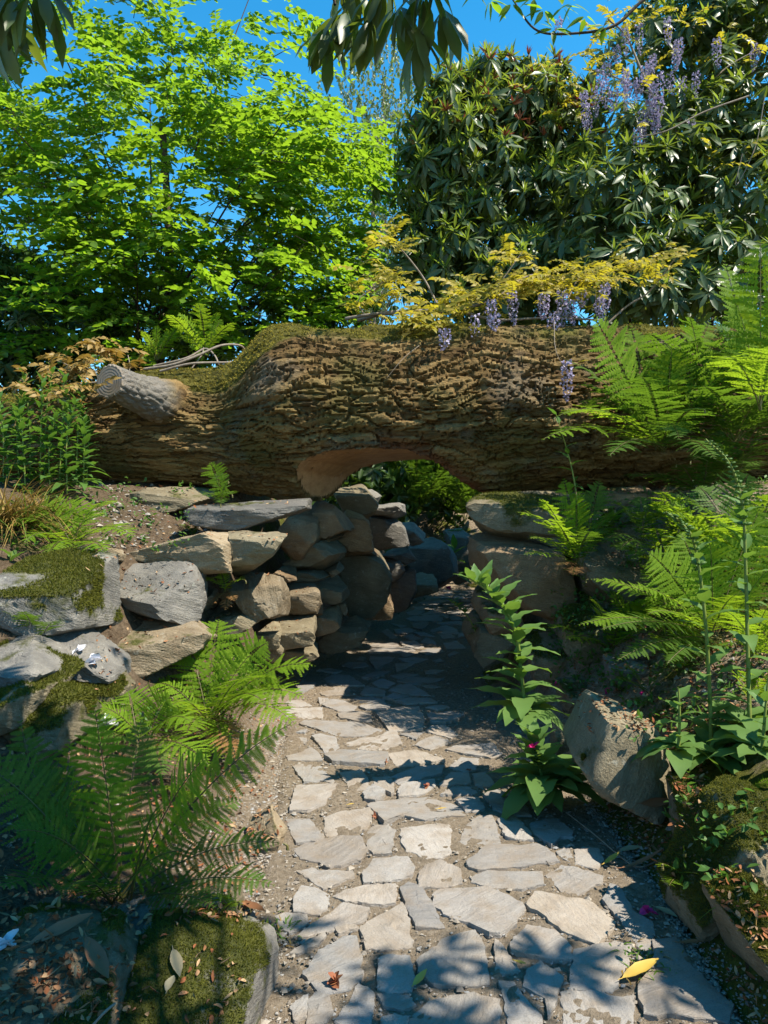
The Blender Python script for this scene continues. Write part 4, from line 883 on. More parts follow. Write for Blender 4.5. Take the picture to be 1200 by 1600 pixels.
def whorls(C, A, nl, L, W, el=(-.55, .35), jit=.15):
    """rosettes of leaves at points C with axes A -> arrays B, D, U, L, W"""
    n = len(C); A = unit(A); ref = unit(rdir(n) + 1e-3); X = unit(np.cross(A, ref)); Yv = np.cross(A, X)
    a = np.arange(nl)[None] * (2 * np.pi / nl) + R.uniform(0, 6.28, (n, 1)) + R.normal(0, .2, (n, nl)); e = R.uniform(el[0], el[1], (n, nl))
    rad = np.cos(a)[..., None] * X[:, None] + np.sin(a)[..., None] * Yv[:, None]
    D = rad * np.cos(e)[..., None] + A[:, None] * np.sin(e)[..., None] + R.normal(0, jit, (n, nl, 3)); D[..., 2] -= .12
    U = A[:, None] * np.cos(e)[..., None] - rad * np.sin(e)[..., None] + R.normal(0, .1, (n, nl, 3))
    B = C[:, None] + rad * .012 + A[:, None] * R.uniform(-.03, .02, (n, nl, 1))
    l = L * R.uniform(.7, 1.15, (n, nl)); w = l * W * R.uniform(.85, 1.1, (n, nl))
    f = lambda q: q.reshape(-1, 3)
    return f(B), f(unit(D)), f(U), l.ravel(), w.ravel()

def blob_points(blobs, n, surf=.55):
    """points in ellipsoids given as (px, py, Y, rx px, ry px, ry m): most near the skin that faces up and to the viewer -> C, outward normal"""
    wts = np.array([b[3] * b[4] for b in blobs], float); k = R.choice(len(blobs), n, p=wts / wts.sum()); d = rdir(n); d[:, 1] = np.where(R.random(n) < .72, -np.abs(d[:, 1]), d[:, 1])
    r = np.where(R.random(n) < surf, R.uniform(.86, 1.05, n), R.random(n) ** .4) * (1 + .55 * fbm(d * 2.3 + k[:, None] * 7.7, 2, 81)); C = np.zeros((n, 3)); S = np.zeros((n, 3))
    for i, b in enumerate(blobs):
        s = k == i; c = P(b[0], b[1], b[2]); S[s] = [b[3] / FPX * b[2], b[5], b[4] / FPX * b[2]]; C[s] = c + d[s] * S[s] * r[s, None]
    return C, unit(d / S)

def tree_skeleton(root, trunk, r0, limbs, mat='dark_bark', sides=7):
    """trunk polyline and limb polylines as separate parts"""
    pts = smooth_line(trunk, 6); mk('trunk', *tube(pts, np.linspace(r0, r0 * .45, len(pts)), 9), M[mat], root)
    mb = MB()
    for l in limbs:
        q = smooth_line(l[0], 5); q = q + np.cumsum(R.normal(0, .012, q.shape), 0); V, F = tube(q, np.linspace(l[1], l[1] * .25, len(q)), sides); mk('branch', V, F, M[mat], root)

# ------------------------------------------------------------ the bright beech tree, left
bt = thing('beech_tree', (-3.3, 10.4, 1.7), 'tall bright green beech tree with layered sprays behind the left end of the log', 'tree')
pads = []
tries = 0
while len(pads) < 640 and tries < 20000:
    tries += 1; px, py = R.uniform(-120, 620), R.uniform(-180, 555)
    lim = np.interp(py, [-180, 0, 90, 200, 330, 450, 560], [400, 470, 540, 590, 600, 570, 540])
    if px > lim - 10: continue
    dens = .25 if py < 60 else (.5 if py < 160 else 1.0)
    if math.hypot(px - 10, py - 345) < 55 or math.hypot((px - 470) / 60, (py - 60) / 70) < 1 or math.hypot(px - 330, py - 20) < 45 or math.hypot(px - 80, py - 100) < 40 or math.hypot(px - 520, py - 160) < 30: dens *= .12
    if math.hypot((px - 230) / 90, (py - 250) / 60) < 1: dens *= .45
    if R.random() > dens: continue
    f = R.random(); Yp = 10.6 - 2.9 * f * math.sqrt(max(0, 1 - ((px - 250) / 430) ** 2)) + (1 - f) * 1.8 * R.random(); pads.append((px, py, Yp))
cen = np.array([P(*p) for p in pads]); tc = np.array([-3.3, 10.4])
out = cen[:, :2] - tc; out = unit(np.concatenate([out, np.zeros((len(out), 1))], 1)) + R.normal(0, .35, (len(cen), 3)) * [1, 1, 0]; out = unit(out + np.array([.0, -.35, 0])); out[:, 2] = R.uniform(-.30, .12, len(out)); out = unit(out)
Bs, Ds, Us, TW = [], [], [], []
for c, o in zip(cen, out):
    up = unit(np.array([0, 0, 1.0]) + R.normal(0, .22, 3)); s = unit(np.cross(o, up)); nt_ = R.integers(7, 11)
    for q in range(nt_):
        st = c + o * R.uniform(-.45, .15) + s * R.uniform(-.30, .30) + up * R.normal(0, .05); d = unit(o + s * R.uniform(-.8, .8) + up * R.normal(0, .12)); ln = R.uniform(.3, .55)
        kk = int(R.integers(8, 13)); tt = np.linspace(.12, 1, kk); p = st + d * (tt * ln)[:, None] - np.array([0, 0, 1]) * (.12 * tt ** 2)[:, None]
        sd = unit(np.cross(d, up)) * np.where(np.arange(kk) % 2, 1, -1)[:, None]
        Bs.append(p); Ds.append(unit(d * .62 + sd * .75 + R.normal(0, .18, (kk, 3)) - np.array([0, 0, .12]))); Us.append(unit(up + R.normal(0, .30, (kk, 3))))
        if q < 2: TW.append((st - d * .1, st + d * ln * .5, st + d * ln - np.array([0, 0, .12])))
Bs, Ds, Us = np.concatenate(Bs), np.concatenate(Ds), np.concatenate(Us); n = len(Bs); Ll = R.uniform(.075, .12, n)
crown_leaves(bt, Bs, Ds, Us, Ll, Ll * .66, 'beech', .12, .12, None, leaf_mesh('leaf', T_OV, .66, .15, .10, 'beech', .02), hexa=True)
limbs = []; tb = np.array([-3.3, 10.4, 1.6]); mb = MB()
for k in np.linspace(0, len(cen) - 1, 64).astype(int):
    c = cen[k]; h = R.uniform(.15, .6); s = tb + np.array([R.normal(0, .15), R.normal(0, .1), (c[2] - tb[2]) * h]); limbs.append(([s, s * .55 + c * .45 + np.array([0, 0, .25]), c], R.uniform(.010, .026)))
tree_skeleton(bt, [tb - [0, 0, .3], tb + [.05, 0, 1.4], tb + [.25, .1, 3.2], tb + [.15, .1, 5.5]], .10, limbs)
for a, b, c in TW: mb.add(*tube(bez([a, b, c], 4), [.006, .004, .002, .001], 3))
mb.build('twigs', M['dark_bark'], bt, kind='stuff')

# weeping birch between the trees
br = thing('birch_tree', (-.3, 15.5, 1.7), 'pale thin leaved birch tree in the gap between the beech and the rhododendron', 'tree')
B_, D_, TWb = [], [], MB()
for k in range(520):
    px = R.normal(585, 42); py = R.uniform(40, 470) ; px += (py < 120) * R.normal(0, 15)
    if py < 95 and abs(px - 585) > 40: continue
    p = P(px, py, R.uniform(14, 16.5)); ln = R.uniform(.3, 1.0); q = bez([p, p + [R.normal(0, .12), R.normal(0, .12), -.1], p + [R.normal(0, .2), R.normal(0, .2), -ln]], 14); TWb.add(*tube(q[::3], .004, 3)); B_.append(q); D_.append(unit(R.normal(0, .6, q.shape) + [0, 0, -.8]))
B_, D_ = np.concatenate(B_), np.concatenate(D_); Lb = R.uniform(.055, .095, len(B_))
crown_leaves(br, B_, D_, rdir(len(B_)) + [0, -.3, .6], Lb, Lb * .7, 'birch', .1, .1, None, leaf_mesh('leaf', T_OV, .7, .1, .1, 'birch'), 40, hexa=True)
TWb.build('twigs', M['twig'], br, kind='stuff'); tree_skeleton(br, [[-.2, 15.5, 1.2], [-.25, 15.5, 5], [-.2, 15.5, 9.5]], .10, [([[-.2, 15.5, 3 + k], [-.2 + .4 * (-1) ** k, 15.3, 4 + k], [-.2 + .9 * (-1) ** k, 15.2, 4.4 + k]], .025) for k in range(6)], 'twig')

# ------------------------------------------------------------ rhododendrons and dark shrubs
RH_MESH = leaf_mesh('leaf', T_LA, .27, .22, .14, 'rhodo'); NEW_MESH = leaf_mesh('young_leaf', T_LN, .2, .05, .15, 'rhodo_new')
def rhododendron(loc, blobs, n, L, label, newf=.35, redf=0.0, n_parts=300, stems=(), el=(-.6, .25), nl=11, cat='shrub', name='rhododendron', mats=('rhodo', 'rhodo_new')):
    t = thing(name, loc, label, cat); C, A = blob_points(blobs, n); A = unit(A * .7 + np.array([0, -.25, .75]) + R.normal(0, .3, A.shape))
    B, D, U, l, w = whorls(C, A, nl, L, .27, el)
    crown_leaves(t, B, D, U, l, w, mats[0], R.uniform(.05, .4, len(B)), .14, T_LA, RH_MESH, n_parts)
    s = R.random(n) < newf; Cn, An = C[s] + A[s] * .02, A[s]; An = unit(An * .4 + np.array([0, 0, .9]))
    if len(Cn):
        B, D, U, l, w = whorls(Cn, An, 8, L * .70, .2, (.45, 1.25)); crown_leaves(t, B, D, U, l, w, mats[1], .05, .15, T_LN, NEW_MESH, 0, 'young_leaf', 'young_foliage')
    if redf:
        s = (R.random(n) < redf) & (C[:, 2] > np.median(C[:, 2])); mb = MB()
        for c, a in zip(C[s], A[s]):
            k = 9; d = unit(rdir(k) * .9 + a * .8 + [0, 0, .2]); ll = R.uniform(.08, .15, k); V, F = leafgrid(np.tile(c, (k, 1)), d, rdir(k), ll, ll * .2, .2, .1, T_LN); mb.add(V, F)
        if mb.n: mb.build('seed_heads', M['red'], t, kind='stuff')
    for st in stems: q = smooth_line(st[0], 5); mk('stem', *tube(q, np.linspace(st[1], st[1] * .4, len(q)), 7), M['dark_bark'], t)
    return t, C, A
def stems_to(base, targets, r=.045):
    base = np.asarray(base, float); return [([base + R.normal(0, .12, 3) * [1, 1, 0], base * .5 + P(*q) * .5 + R.normal(0, .2, 3), P(*q)], r * R.uniform(.6, 1.2)) for q in targets]
rhododendron((1.6, 9.3, 1.7), [(770, 300, 9.3, 140, 165, 1.0), (690, 330, 9.2, 70, 150, .8), (700, 210, 9.2, 60, 90, .6), (780, 180, 9.4, 80, 70, .7), (660, 260, 9.0, 34, 40, .3), (735, 130, 9.3, 36, 34, .3), (800, 118, 9.5, 40, 30, .3), (700, 150, 9.2, 30, 30, .3), (640, 400, 9.0, 40, 50, .4), (860, 130, 9.6, 40, 30, .3), (900, 180, 9.5, 40, 40, .3), (860, 240, 9.6, 80, 120, .8), (800, 440, 9.0, 130, 80, .8)], 980, .235,
    'tall dark rhododendron with red seed heads in the centre behind the log', .8, .5, el=(-1.05, .1), stems=stems_to((1.6, 9.4, 1.4), [(760, 250, 9.4), (700, 300, 9.4), (840, 260, 9.6), (790, 360, 9.2), (880, 330, 9.5)]))
rhododendron((3.2, 8.4, 1.7), [(985, 310, 8.3, 110, 90, .8), (960, 400, 8.1, 90, 90, .7), (1080, 440, 7.9, 120, 90, .7), (1130, 330, 8.5, 120, 130, .9), (1050, 240, 8.8, 120, 100, .9), (1180, 180, 8.9, 120, 170, 1.0), (1060, 120, 9.4, 110, 110, .9), (1160, 10, 9.4, 120, 100, .9), (1090, 20, 9.6, 90, 90, .9), (1010, 460, 7.8, 70, 40, .5)], 980, .235,
    'large dark glossy rhododendron filling the right side under the climbing wisteria', .42, .0, stems=stems_to((3.2, 8.7, 1.4), [(985, 320, 8.5), (1080, 260, 8.9), (1150, 150, 9.0), (1120, 400, 8.3), (1060, 130, 9.4), (960, 380, 8.3)]))
rhododendron((-4.6, 9.2, 1.7), [(30, 490, 9.4, 110, 90, .9), (140, 510, 9.6, 100, 60, .8), (-40, 420, 9.8, 80, 90, .8), (260, 530, 10.2, 120, 50, .7), (400, 520, 10.4, 130, 55, .7), (520, 510, 10.6, 80, 50, .7), (-60, 560, 9.0, 120, 60, .7), (60, 580, 9.2, 110, 40, .6)], 860, .17, 'dark low shrub in the shade below the bright beech tree', .12, n_parts=120, mats=('shrub', 'shrub'), name='laurel_shrub',
    stems=stems_to((-4.4, 9.6, 1.4), [(30, 480, 9.6), (140, 500, 9.7), (-20, 440, 9.9)]))
rhododendron((4.0, 12.3, 1.7), [(880, 430, 12.3, 150, 150, 1.6), (800, 560, 12.0, 110, 110, 1.3), (1020, 330, 12.6, 170, 150, 1.8), (930, 590, 11.8, 150, 90, 1.4), (1080, 520, 11.6, 140, 130, 1.5)], 900, .22, 'tall evergreen shrub added to shade the far end of the passage behind the log', .2, n_parts=40, cat='shrub', name='shade_shrub', mats=('shrub', 'rhodo_new'), stems=stems_to((4.0, 12.6, 1.4), [(880, 420, 12.4), (1020, 340, 12.6), (820, 560, 12.1)]))  # added behind the log to throw shade on the passage
# far wood closing the view
def far_wood():
    C, A = blob_points([(x, y, Yd, 150, 130, 1.6) for x, y, Yd in [(-150, 330, 17), (30, 470, 17), (200, 480, 18), (380, 470, 18), (560, 470, 18.5), (720, 500, 18), (560, 750, 15.5), (640, 755, 17.5), (720, 745, 17.5), (500, 760, 15), (820, 750, 16), (420, 740, 14), (880, 420, 18), (1040, 400, 17), (1200, 300, 17), (1350, 250, 16), (640, 560, 18), (450, 600, 18), (820, 600, 18), (-300, 400, 16), (1000, 600, 18), (200, 620, 18), (620, 720, 18.5), (700, 700, 17.5)]], 1700, .5)
    B, D, U, l, w = whorls(C, A, 11, .24, .5, (-.8, .6), .4); V, F = hexleaf(B, D, U, l, w, .15, .15)
    C, A = blob_points([(x, 755, 17.5, 90, 60, .8) for x in (520, 580, 640, 700, 760, 820)], 700, .3); B, D, U, l, w = whorls(C, A, 11, .24, .5, (-.8, .6), .4); V2, F2 = hexleaf(B, D, U, l, w, .15, .15); F = np.concatenate([F, F2 + len(V)]); V = np.concatenate([V, V2])
    o = mk('far_wood', V, F, M['shrub'], kind='stuff'); o['label'] = 'dim wood of mixed bushes far beyond the passage'
far_wood()
# canopy over the path: its twigs hang into the top of the view and its shade dapples the ground
ov = thing('overhanging_rhododendron', (2.6, -.6, .9), 'old rhododendron whose dark drooping leaf clusters hang into the top of the view', 'tree')
HW = [(540, 20, 2.55, .3), (515, 45, 2.6, .1), (575, 30, 2.5, -.1), (650, 55, 2.35, .0), (625, 10, 2.4, .3), (690, 15, 2.5, .2), (600, -20, 2.5, 0), (665, -15, 2.3, 0), (545, -30, 2.6, 0), (25, -10, 2.0, 0), (-10, 25, 2.1, 0), (62, -25, 2.0, 0)]
C = np.array([P(a, b, c) for a, b, c, d in HW]); A = np.tile([0, -.1, -.35], (len(C), 1)) + R.normal(0, .18, C.shape); A[:, 2] = np.abs(A[:, 2]) * .6 + .35
B1 = whorls(C, A, 12, .16, .25, (-1.25, -.55), .12)
sh = []
def cl(x0, x1, y0, y1, z0, z1, n):
    for _ in range(n): sh.append([R.uniform(x0, x1), R.uniform(y0, y1), R.uniform(z0, z1)])
CANOPY = [(.3, 2.4, -1.1, .8, 3.1, 4.3, 80), (1.9, 3.6, .8, 1.6, 3.5, 4.6, 18), (.4, 1.5, 1.2, 2.0, 3.4, 3.9, 60), (.1, 1.6, .6, 1.2, 3.3, 4.2, 26), (-.9, .4, .9, 1.7, 3.0, 3.6, 40), (.15, 1.1, 1.7, 2.2, 3.7, 4.5, 50), (-.6, .2, 1.5, 1.9, 3.3, 3.9, 24)]
for c in CANOPY: cl(*c)
sh = np.array(sh); B2 = whorls(sh, np.array([0, 0, 1.0]) + R.normal(0, .3, sh.shape), 11, .19, .27, (-.5, .3))
for q, npart in ((B1, 999), (B2, 0)): crown_leaves(ov, *q, 'rhodo', R.uniform(.05, .35, len(q[0])), .14, T_LA, RH_MESH, npart)
hub = [np.array([2.6, -.6, .5]), np.array([2.4, -.2, 2.0]), np.array([1.9, .4, 3.2]), np.array([1.2, 1.0, 3.9])]
tree_skeleton(ov, hub, .14, [([hub[2], (hub[2] + s) / 2 + [0, 0, .2], s], .022) for s in sh[::9]] + [([hub[3], np.array([.6, 2.0, 3.75]), C[7] + [0, .0, .3], C[3]], .02), ([hub[3], np.array([.2, 2.1, 3.7]), C[1] + [0, 0, .35], C[0]], .02), ([hub[3], np.array([-.2, 1.2, 3.3]), C[9] + [.1, 0, .2], C[9]], .02)])
# thin twig with small pointed leaves reaching in at the upper right
tw = thing('leafy_twig', P(1080, -60, 3.2), 'thin dark twig with small pointed leaves crossing the blue sky at the upper right', 'branch')
ln = smooth_line([P(1080, -60, 3.2), P(1005, 0, 3.2), P(960, 40, 3.2), P(900, 52, 3.2), P(840, 48, 3.2), P(805, 5, 3.25), P(780, -40, 3.3)], 8); mk('stem', *tube(ln, np.linspace(.008, .003, len(ln)), 6), M['dark_bark'], tw)
SM = leaf_mesh('leaf', T_LN, .34, .1, .1, 'beech')
for (a, b, n_) in [(865, 45, 7), (880, 10, 6), (850, 15, 5), (915, 25, 5), (945, 40, 5), (800, 5, 6), (765, 0, 6), (835, -5, 5), (895, 5, 4), (742, -12, 5)]:
    c = P(a, b, 3.2)
    for q in range(n_):
        d = unit(np.array([R.normal(0, 1), R.normal(0, .4), R.normal(-.25, .7)])); o = bpy.data.objects.new('leaf', SM); COL.objects.link(o); o.parent = tw
        o.matrix_local = frame4(c - wl(tw) + d * .01, d, unit(np.array([0, -.5, .8]) + R.normal(0, .3, 3)), R.uniform(.06, .095))

# ------------------------------------------------------------ ferns
def on_ground(px, py, dz=0.0):
    Y = ground_hit(px, py); p = P(px, py, Y); p[2] = gz(p[0], p[1]) + dz; return p
def fr(px, py, Y, w, up=.12, mat=None, nrm=None, fw=0.0): return (P(px, py, Y), w, np.array([0, fw, up]), mat, nrm)
UPF = (0, -.85, .5)                                     # frond whose upper face looks at the viewer
# ------------------------------------------------------------ what lies on rocks and soil: the surface met by a line of sight
from mathutils.bvhtree import BVHTree
BV = []
for ob in [o for o in bpy.data.objects if o.type == 'MESH' and o.name.split('.')[0] in ('boulder', 'stone')]:
    me = ob.data; v = np.empty(len(me.vertices) * 3, np.float32); me.vertices.foreach_get('co', v); v = v.reshape(-1, 3) + wl(ob)
    if v[:, 1].min() > 6.2: continue
    f = np.empty(len(me.polygons) * 3, np.int32); me.loops.foreach_get('vertex_index', f)
    BV.append(BVHTree.FromPolygons(v.tolist(), f.reshape(-1, 3).tolist()))
gsel = (np.abs(GV[GF[:, 0], 0]) < 3.2) & (GV[GF[:, 0], 1] > 1.1) & (GV[GF[:, 0], 1] < 7)
gu, gi = np.unique(GF[gsel], return_inverse=True); BV.append(BVHTree.FromPolygons(GV[gu].tolist(), gi.reshape(-1, 4).tolist()))
def surf(px, py):
    d = Vector(P(px, py, 1.0) - np.array([0, 0, EYE])).normalized(); best = None
    for b in BV:
        h = b.ray_cast(Vector((0, 0, EYE)), d)
        if h[0] is not None and (best is None or h[3] < best[2]): best = (np.array(h[0]), np.array(h[1]), h[3])
    if best is None: p = G(px, max(py, 860)); return p, np.array([0, 0, 1.0])
    n = best[1]; n = n if n @ np.array(d) < 0 else -n
    return best[0], n

# near left, in the shade
b = P(185, 1415, 2.55)
fern(b, [fr(146, 1095, 2.45, 0.139, .05, 'fern', (-.1, -.9, .35)), fr(222, 1118, 2.75, 0.118, .06, 'fern_shade', (.2, -.8, .4)), fr(462, 1128, 2.55, 0.134, .16, 'fern', (-.3, -.55, .75)), fr(330, 1175, 2.35, 0.126, .13, 'fern', (-.3, -.7, .6)),
         fr(15, 1300, 2.2, 0.126, .16, 'fern_shade', (0, -.7, .7)), fr(-40, 1190, 2.5, 0.143, .14, 'fern_shade', (0, -.8, .6)), fr(436, 1386, 2.35, 0.101, .13, 'fern_shade', (0, -.3, 1)), fr(442, 1318, 2.6, 0.109, .14, 'fern_shade', (0, -.35, 1)),
         fr(95, 1400, 2.0, 0.101, .12, 'fern_shade', (0, -.3, 1)), fr(40, 1200, 2.8, 0.134, .1, 'fern_shade', (0, -.9, .4)), fr(250, 1260, 2.2, 0.101, .14, 'fern_shade', (0, -.5, .8)), fr(380, 1250, 2.8, 0.118, .12, 'fern_shade', (0, -.5, .8)), fr(-10, 1390, 2.1, 0.109, .12, 'fern_shade', (0, -.4, 1)),
         fr(290, 1330, 2.05, 0.092, .10, 'fern_shade', (0, -.4, 1)), fr(340, 1420, 2.2, 0.092, .1, 'fern_shade', (0, -.3, 1))],
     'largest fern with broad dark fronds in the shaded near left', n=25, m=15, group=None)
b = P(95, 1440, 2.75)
fern(b, [fr(30, 1120, 2.9, 0.143, .06, 'fern_shade', UPF), fr(-30, 1260, 2.8, 0.126, .1, 'fern_shade', UPF), fr(110, 1150, 3.0, 0.126, .06, 'fern', UPF), fr(190, 1200, 3.0, 0.126, .08, 'fern_shade', UPF), fr(60, 1240, 2.6, 0.118, .06, 'fern_shade', UPF)],
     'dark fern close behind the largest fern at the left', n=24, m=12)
# sunlit fern beside the wall
b = P(325, 1128, 4.3)
fern(b, [fr(342, 968, 4.55, .24, .10, 'fern', UPF), fr(420, 1004, 4.3, .20, .16, 'fern', UPF), fr(492, 1040, 4.25, .20, .22), fr(478, 1092, 4.05, .18, .22), fr(465, 1135, 3.9, .17, .24), fr(292, 1000, 4.5, .18, .10, None, UPF), fr(232, 1070, 4.3, .18, .16),
         fr(205, 1128, 4.1, .16, .18), fr(395, 1060, 3.9, .17, .16), fr(290, 1150, 3.8, .16, .14), fr(415, 1100, 3.8, .17, .2), fr(260, 1110, 3.8, .16, .16), fr(350, 1190, 3.8, .15, .18), fr(440, 1065, 4.5, .18, .2), fr(380, 1010, 4.7, .16, .12, None, UPF), fr(372, 1192, 3.75, .13, .14, 'fern_dry')],
     'bright sunlit fern spreading over the path edge below the left wall', n=28, m=12)
b = P(225, 1170, 3.6)
fern(b, [fr(150, 1105, 3.55, .14, .1, 'fern'), fr(200, 1080, 3.7, .15, .08, 'fern', UPF), fr(300, 1130, 3.5, .15, .16), fr(120, 1160, 3.4, .13, .12, 'fern_shade'), fr(330, 1200, 3.4, .13, .16), fr(265, 1090, 3.6, .14, .1, None, UPF), fr(255, 1215, 3.3, .13, .14, 'fern_shade')],
     'mid green fern between the sunlit fern and the shaded near one', n=24, m=11)
b = on_ground(112, 862)
y = b[1]
fern(b, [fr(60, 790, y + .1, .16, .12, None, UPF), fr(172, 786, y - .1, .17, .16), fr(8, 822, y - .2, .14, .2), fr(212, 842, y - .3, .14, .2), fr(108, 782, y + .2, .16, .1, None, UPF), fr(75, 868, y - .4, .13, .14), fr(165, 864, y - .45, .13, .12), fr(140, 800, y + .2, .13, .12), fr(35, 850, y - .4, .13, .16)],
     'pale sunlit fern on the bare soil above the left boulders', n=22, m=9)
b = P(345, 782, 5.55)
fern(b, [fr(328, 722, 5.5, .10, .06, 'fern', UPF), fr(356, 752, 5.4, .10, .06, None, UPF), fr(316, 776, 5.35, .09, .08), fr(362, 772, 5.35, .09, .07), fr(340, 738, 5.6, .09, .04, None, UPF), fr(345, 788, 5.3, .07, .06)], 'small green fern growing between the two slabs under the log', 'fern_shade', n=16, m=7)
b = P(352, 926, 5.05)
fern(b, [fr(316, 902, 5.0, .06, .06), fr(382, 906, 4.9, .07, .07), fr(330, 946, 4.95, .05, .04, 'fern_dry'), fr(352, 955, 4.95, .05, .04, 'fern_dry'), fr(366, 940, 4.9, .05, .05, 'fern_dry'), fr(345, 895, 5.1, .06, .05, None, UPF)], 'tiny fern with withered red fronds in a gap of the left wall', n=15, m=6)
b = on_ground(352, 1432)
fern(b, [fr(308, 1404, 2.45, .05, .04), fr(345, 1392, 2.5, .05, .04, None, UPF), fr(372, 1410, 2.45, .05, .04), fr(330, 1398, 2.4, .05, .04), fr(362, 1440, 2.35, .04, .03)], 'tiny fresh green fern beside the dark stone at the left path edge', n=15, m=6)
b = on_ground(1060, 1375)
fern(b, [fr(1036, 1350, 2.55, .05, .03), fr(1070, 1330, 2.6, .05, .03, None, UPF), fr(1045, 1385, 2.45, .05, .03), fr(1088, 1365, 2.5, .05, .03)], 'tiny fern at the foot of the steep mossy rock', n=14, m=6)
for (px, py, Y, s, lab) in [(320, 556, 7.5, .55, 'fern rising behind the thin left part of the log'), (245, 562, 7.7, .45, 'small shaded fern behind the sawn branch stub')]:
    fern_auto(P(px, py, Y), 7, s, lab, 'fern', (35, 75), (150, 400), .22)
# right bank
b = P(1035, 705, 5.35)
fern(b, [fr(925, 488, 5.1, .26, .06, 'fern', (.25, -.9, .4)), fr(868, 652, 4.7, .20, .30), fr(842, 690, 4.6, .17, .26, 'fern'), fr(1198, 640, 5.0, .20, .34, 'fern_shade'), fr(1062, 690, 4.5, .18, .30, 'fern_shade'), fr(1190, 515, 5.4, .24, .22, 'fern'), fr(1110, 500, 5.6, .24, .12, 'fern', UPF),
         fr(1160, 575, 5.0, .24, .26), fr(1000, 590, 4.7, .2, .26, 'fern_shade'), fr(905, 600, 5.2, .2, .22, 'fern_shade'), fr(1050, 545, 5.2, .22, .16, 'fern', UPF), fr(950, 715, 4.6, .17, .2, 'fern_shade'), fr(1120, 720, 4.6, .17, .22, 'fern_shade'), fr(985, 505, 5.6, .2, .08, 'fern', UPF), fr(1240, 570, 5.2, .2, .3, 'fern'), fr(880, 560, 5.5, .16, .2, 'fern_shade'), fr(1100, 640, 4.5, .17, .2, 'fern_shade')],
     'big spreading fern in front of the right end of the log', n=30, m=12)
b = P(1185, 640, 4.5)
fern(b, [fr(1188, 368, 4.4, .22, .04, 'fern', (-.4, -.85, .3)), fr(1130, 402, 4.7, .15, .10, 'fern', (.3, -.8, .5)), fr(1260, 420, 4.3, .2, .1, 'fern', UPF), fr(1130, 560, 4.1, .18, .2), fr(1220, 540, 4.0, .2, .16), fr(1150, 470, 4.5, .17, .1, None, UPF)], 'tall upright fern at the right edge in front of the dark rhododendron', n=28, m=11)
b = P(1150, 745, 5.6)
fern(b, [fr(1060, 650, 5.3, .2, .16, 'fern_shade'), fr(1200, 660, 5.2, .2, .2, 'fern_shade'), fr(1130, 640, 5.4, .2, .14, 'fern_shade', UPF), fr(1080, 720, 5.0, .16, .16, 'fern_shade'), fr(1180, 730, 5.0, .16, .14, 'fern_shade'), fr(1230, 700, 5.1, .18, .2, 'fern_shade'), fr(1000, 690, 5.2, .16, .2, 'fern_shade')], 'deep green fern in the shade under the big spreading fern', n=24, m=10)
b = P(905, 885, 5.0)
fern(b, [fr(806, 800, 4.75, .12, .18), fr(826, 842, 4.7, .11, .14), fr(815, 868, 4.65, .09, .10), fr(880, 745, 5.0, .12, .08, 'fern', UPF), fr(938, 748, 5.0, .13, .08, 'fern_shade', UPF), fr(958, 798, 4.8, .12, .12, 'fern_shade'), fr(842, 778, 4.8, .11, .14, 'fern'), fr(900, 770, 4.7, .11, .1, 'fern', UPF), fr(860, 810, 4.6, .1, .12), fr(925, 830, 4.6, .1, .12, 'fern_shade'), fr(895, 900, 4.6, .07, .05, 'fern_dry'), fr(870, 885, 4.7, .07, .06, 'fern_dry')],
     'fern with arching fronds in front of the right wall boulders', n=24, m=9)
b = P(1005, 845, 5.1)
fern(b, [fr(955, 782, 5.0, .10, .12), fr(938, 852, 4.8, .10, .12), fr(1012, 800, 4.9, .10, .1), fr(965, 865, 4.75, .09, .1), fr(1050, 800, 4.9, .1, .12), fr(1000, 775, 5.2, .1, .08, None, UPF), fr(990, 880, 4.7, .09, .1)], 'small dark fern in a shaded gap of the right wall', 'fern_shade', n=20, m=8)
b = P(1120, 1000, 4.15)
fern(b, [fr(1012, 862, 4.15, .21, .10, 'fern', (.15, -.85, .5)), fr(1190, 790, 4.25, .24, .10, 'fern', (-.2, -.85, .5)), fr(920, 905, 4.35, .14, .16), fr(900, 978, 3.95, .13, .16), fr(1062, 830, 4.35, .2, .10, 'fern', UPF), fr(1110, 850, 3.95, .2, .1, 'fern', UPF), fr(935, 985, 3.75, .12, .14, 'fern_shade'), fr(960, 1035, 3.75, .11, .12, 'fern_shade'), fr(1215, 880, 3.95, .18, .12), fr(1010, 960, 3.75, .13, .14), fr(1150, 930, 3.85, .14, .1), fr(1040, 1040, 3.75, .11, .1, 'fern_shade'), fr(985, 915, 4.05, .15, .14), fr(1240, 800, 4.35, .2, .12), fr(1000, 890, 4.55, .16, .12)],
     'bright sunlit fern behind the foxgloves on the right bank', n=30, m=13)
b = P(1140, 830, 4.5)
fern(b, [fr(1040, 770, 4.5, .15, .1), fr(1170, 740, 4.5, .16, .08, None, UPF), fr(1220, 800, 4.3, .16, .12), fr(1090, 760, 4.7, .15, .08, None, UPF), fr(1195, 850, 4.2, .15, .1)], 'fern behind the upright standing stone at the right', 'fern_shade', n=22, m=9)
b = on_ground(1010, 1085)
fern(b, [fr(980, 1040, b[1] - .1, .07, .06), fr(1035, 1045, b[1] - .1, .08, .06), fr(1060, 1085, b[1] - .2, .07, .06), fr(1000, 1105, b[1] - .25, .06, .04), fr(960, 1060, b[1] - .2, .06, .06)], 'little fern between the blue grey block and the foxgloves', 'fern_shade', n=18, m=7)
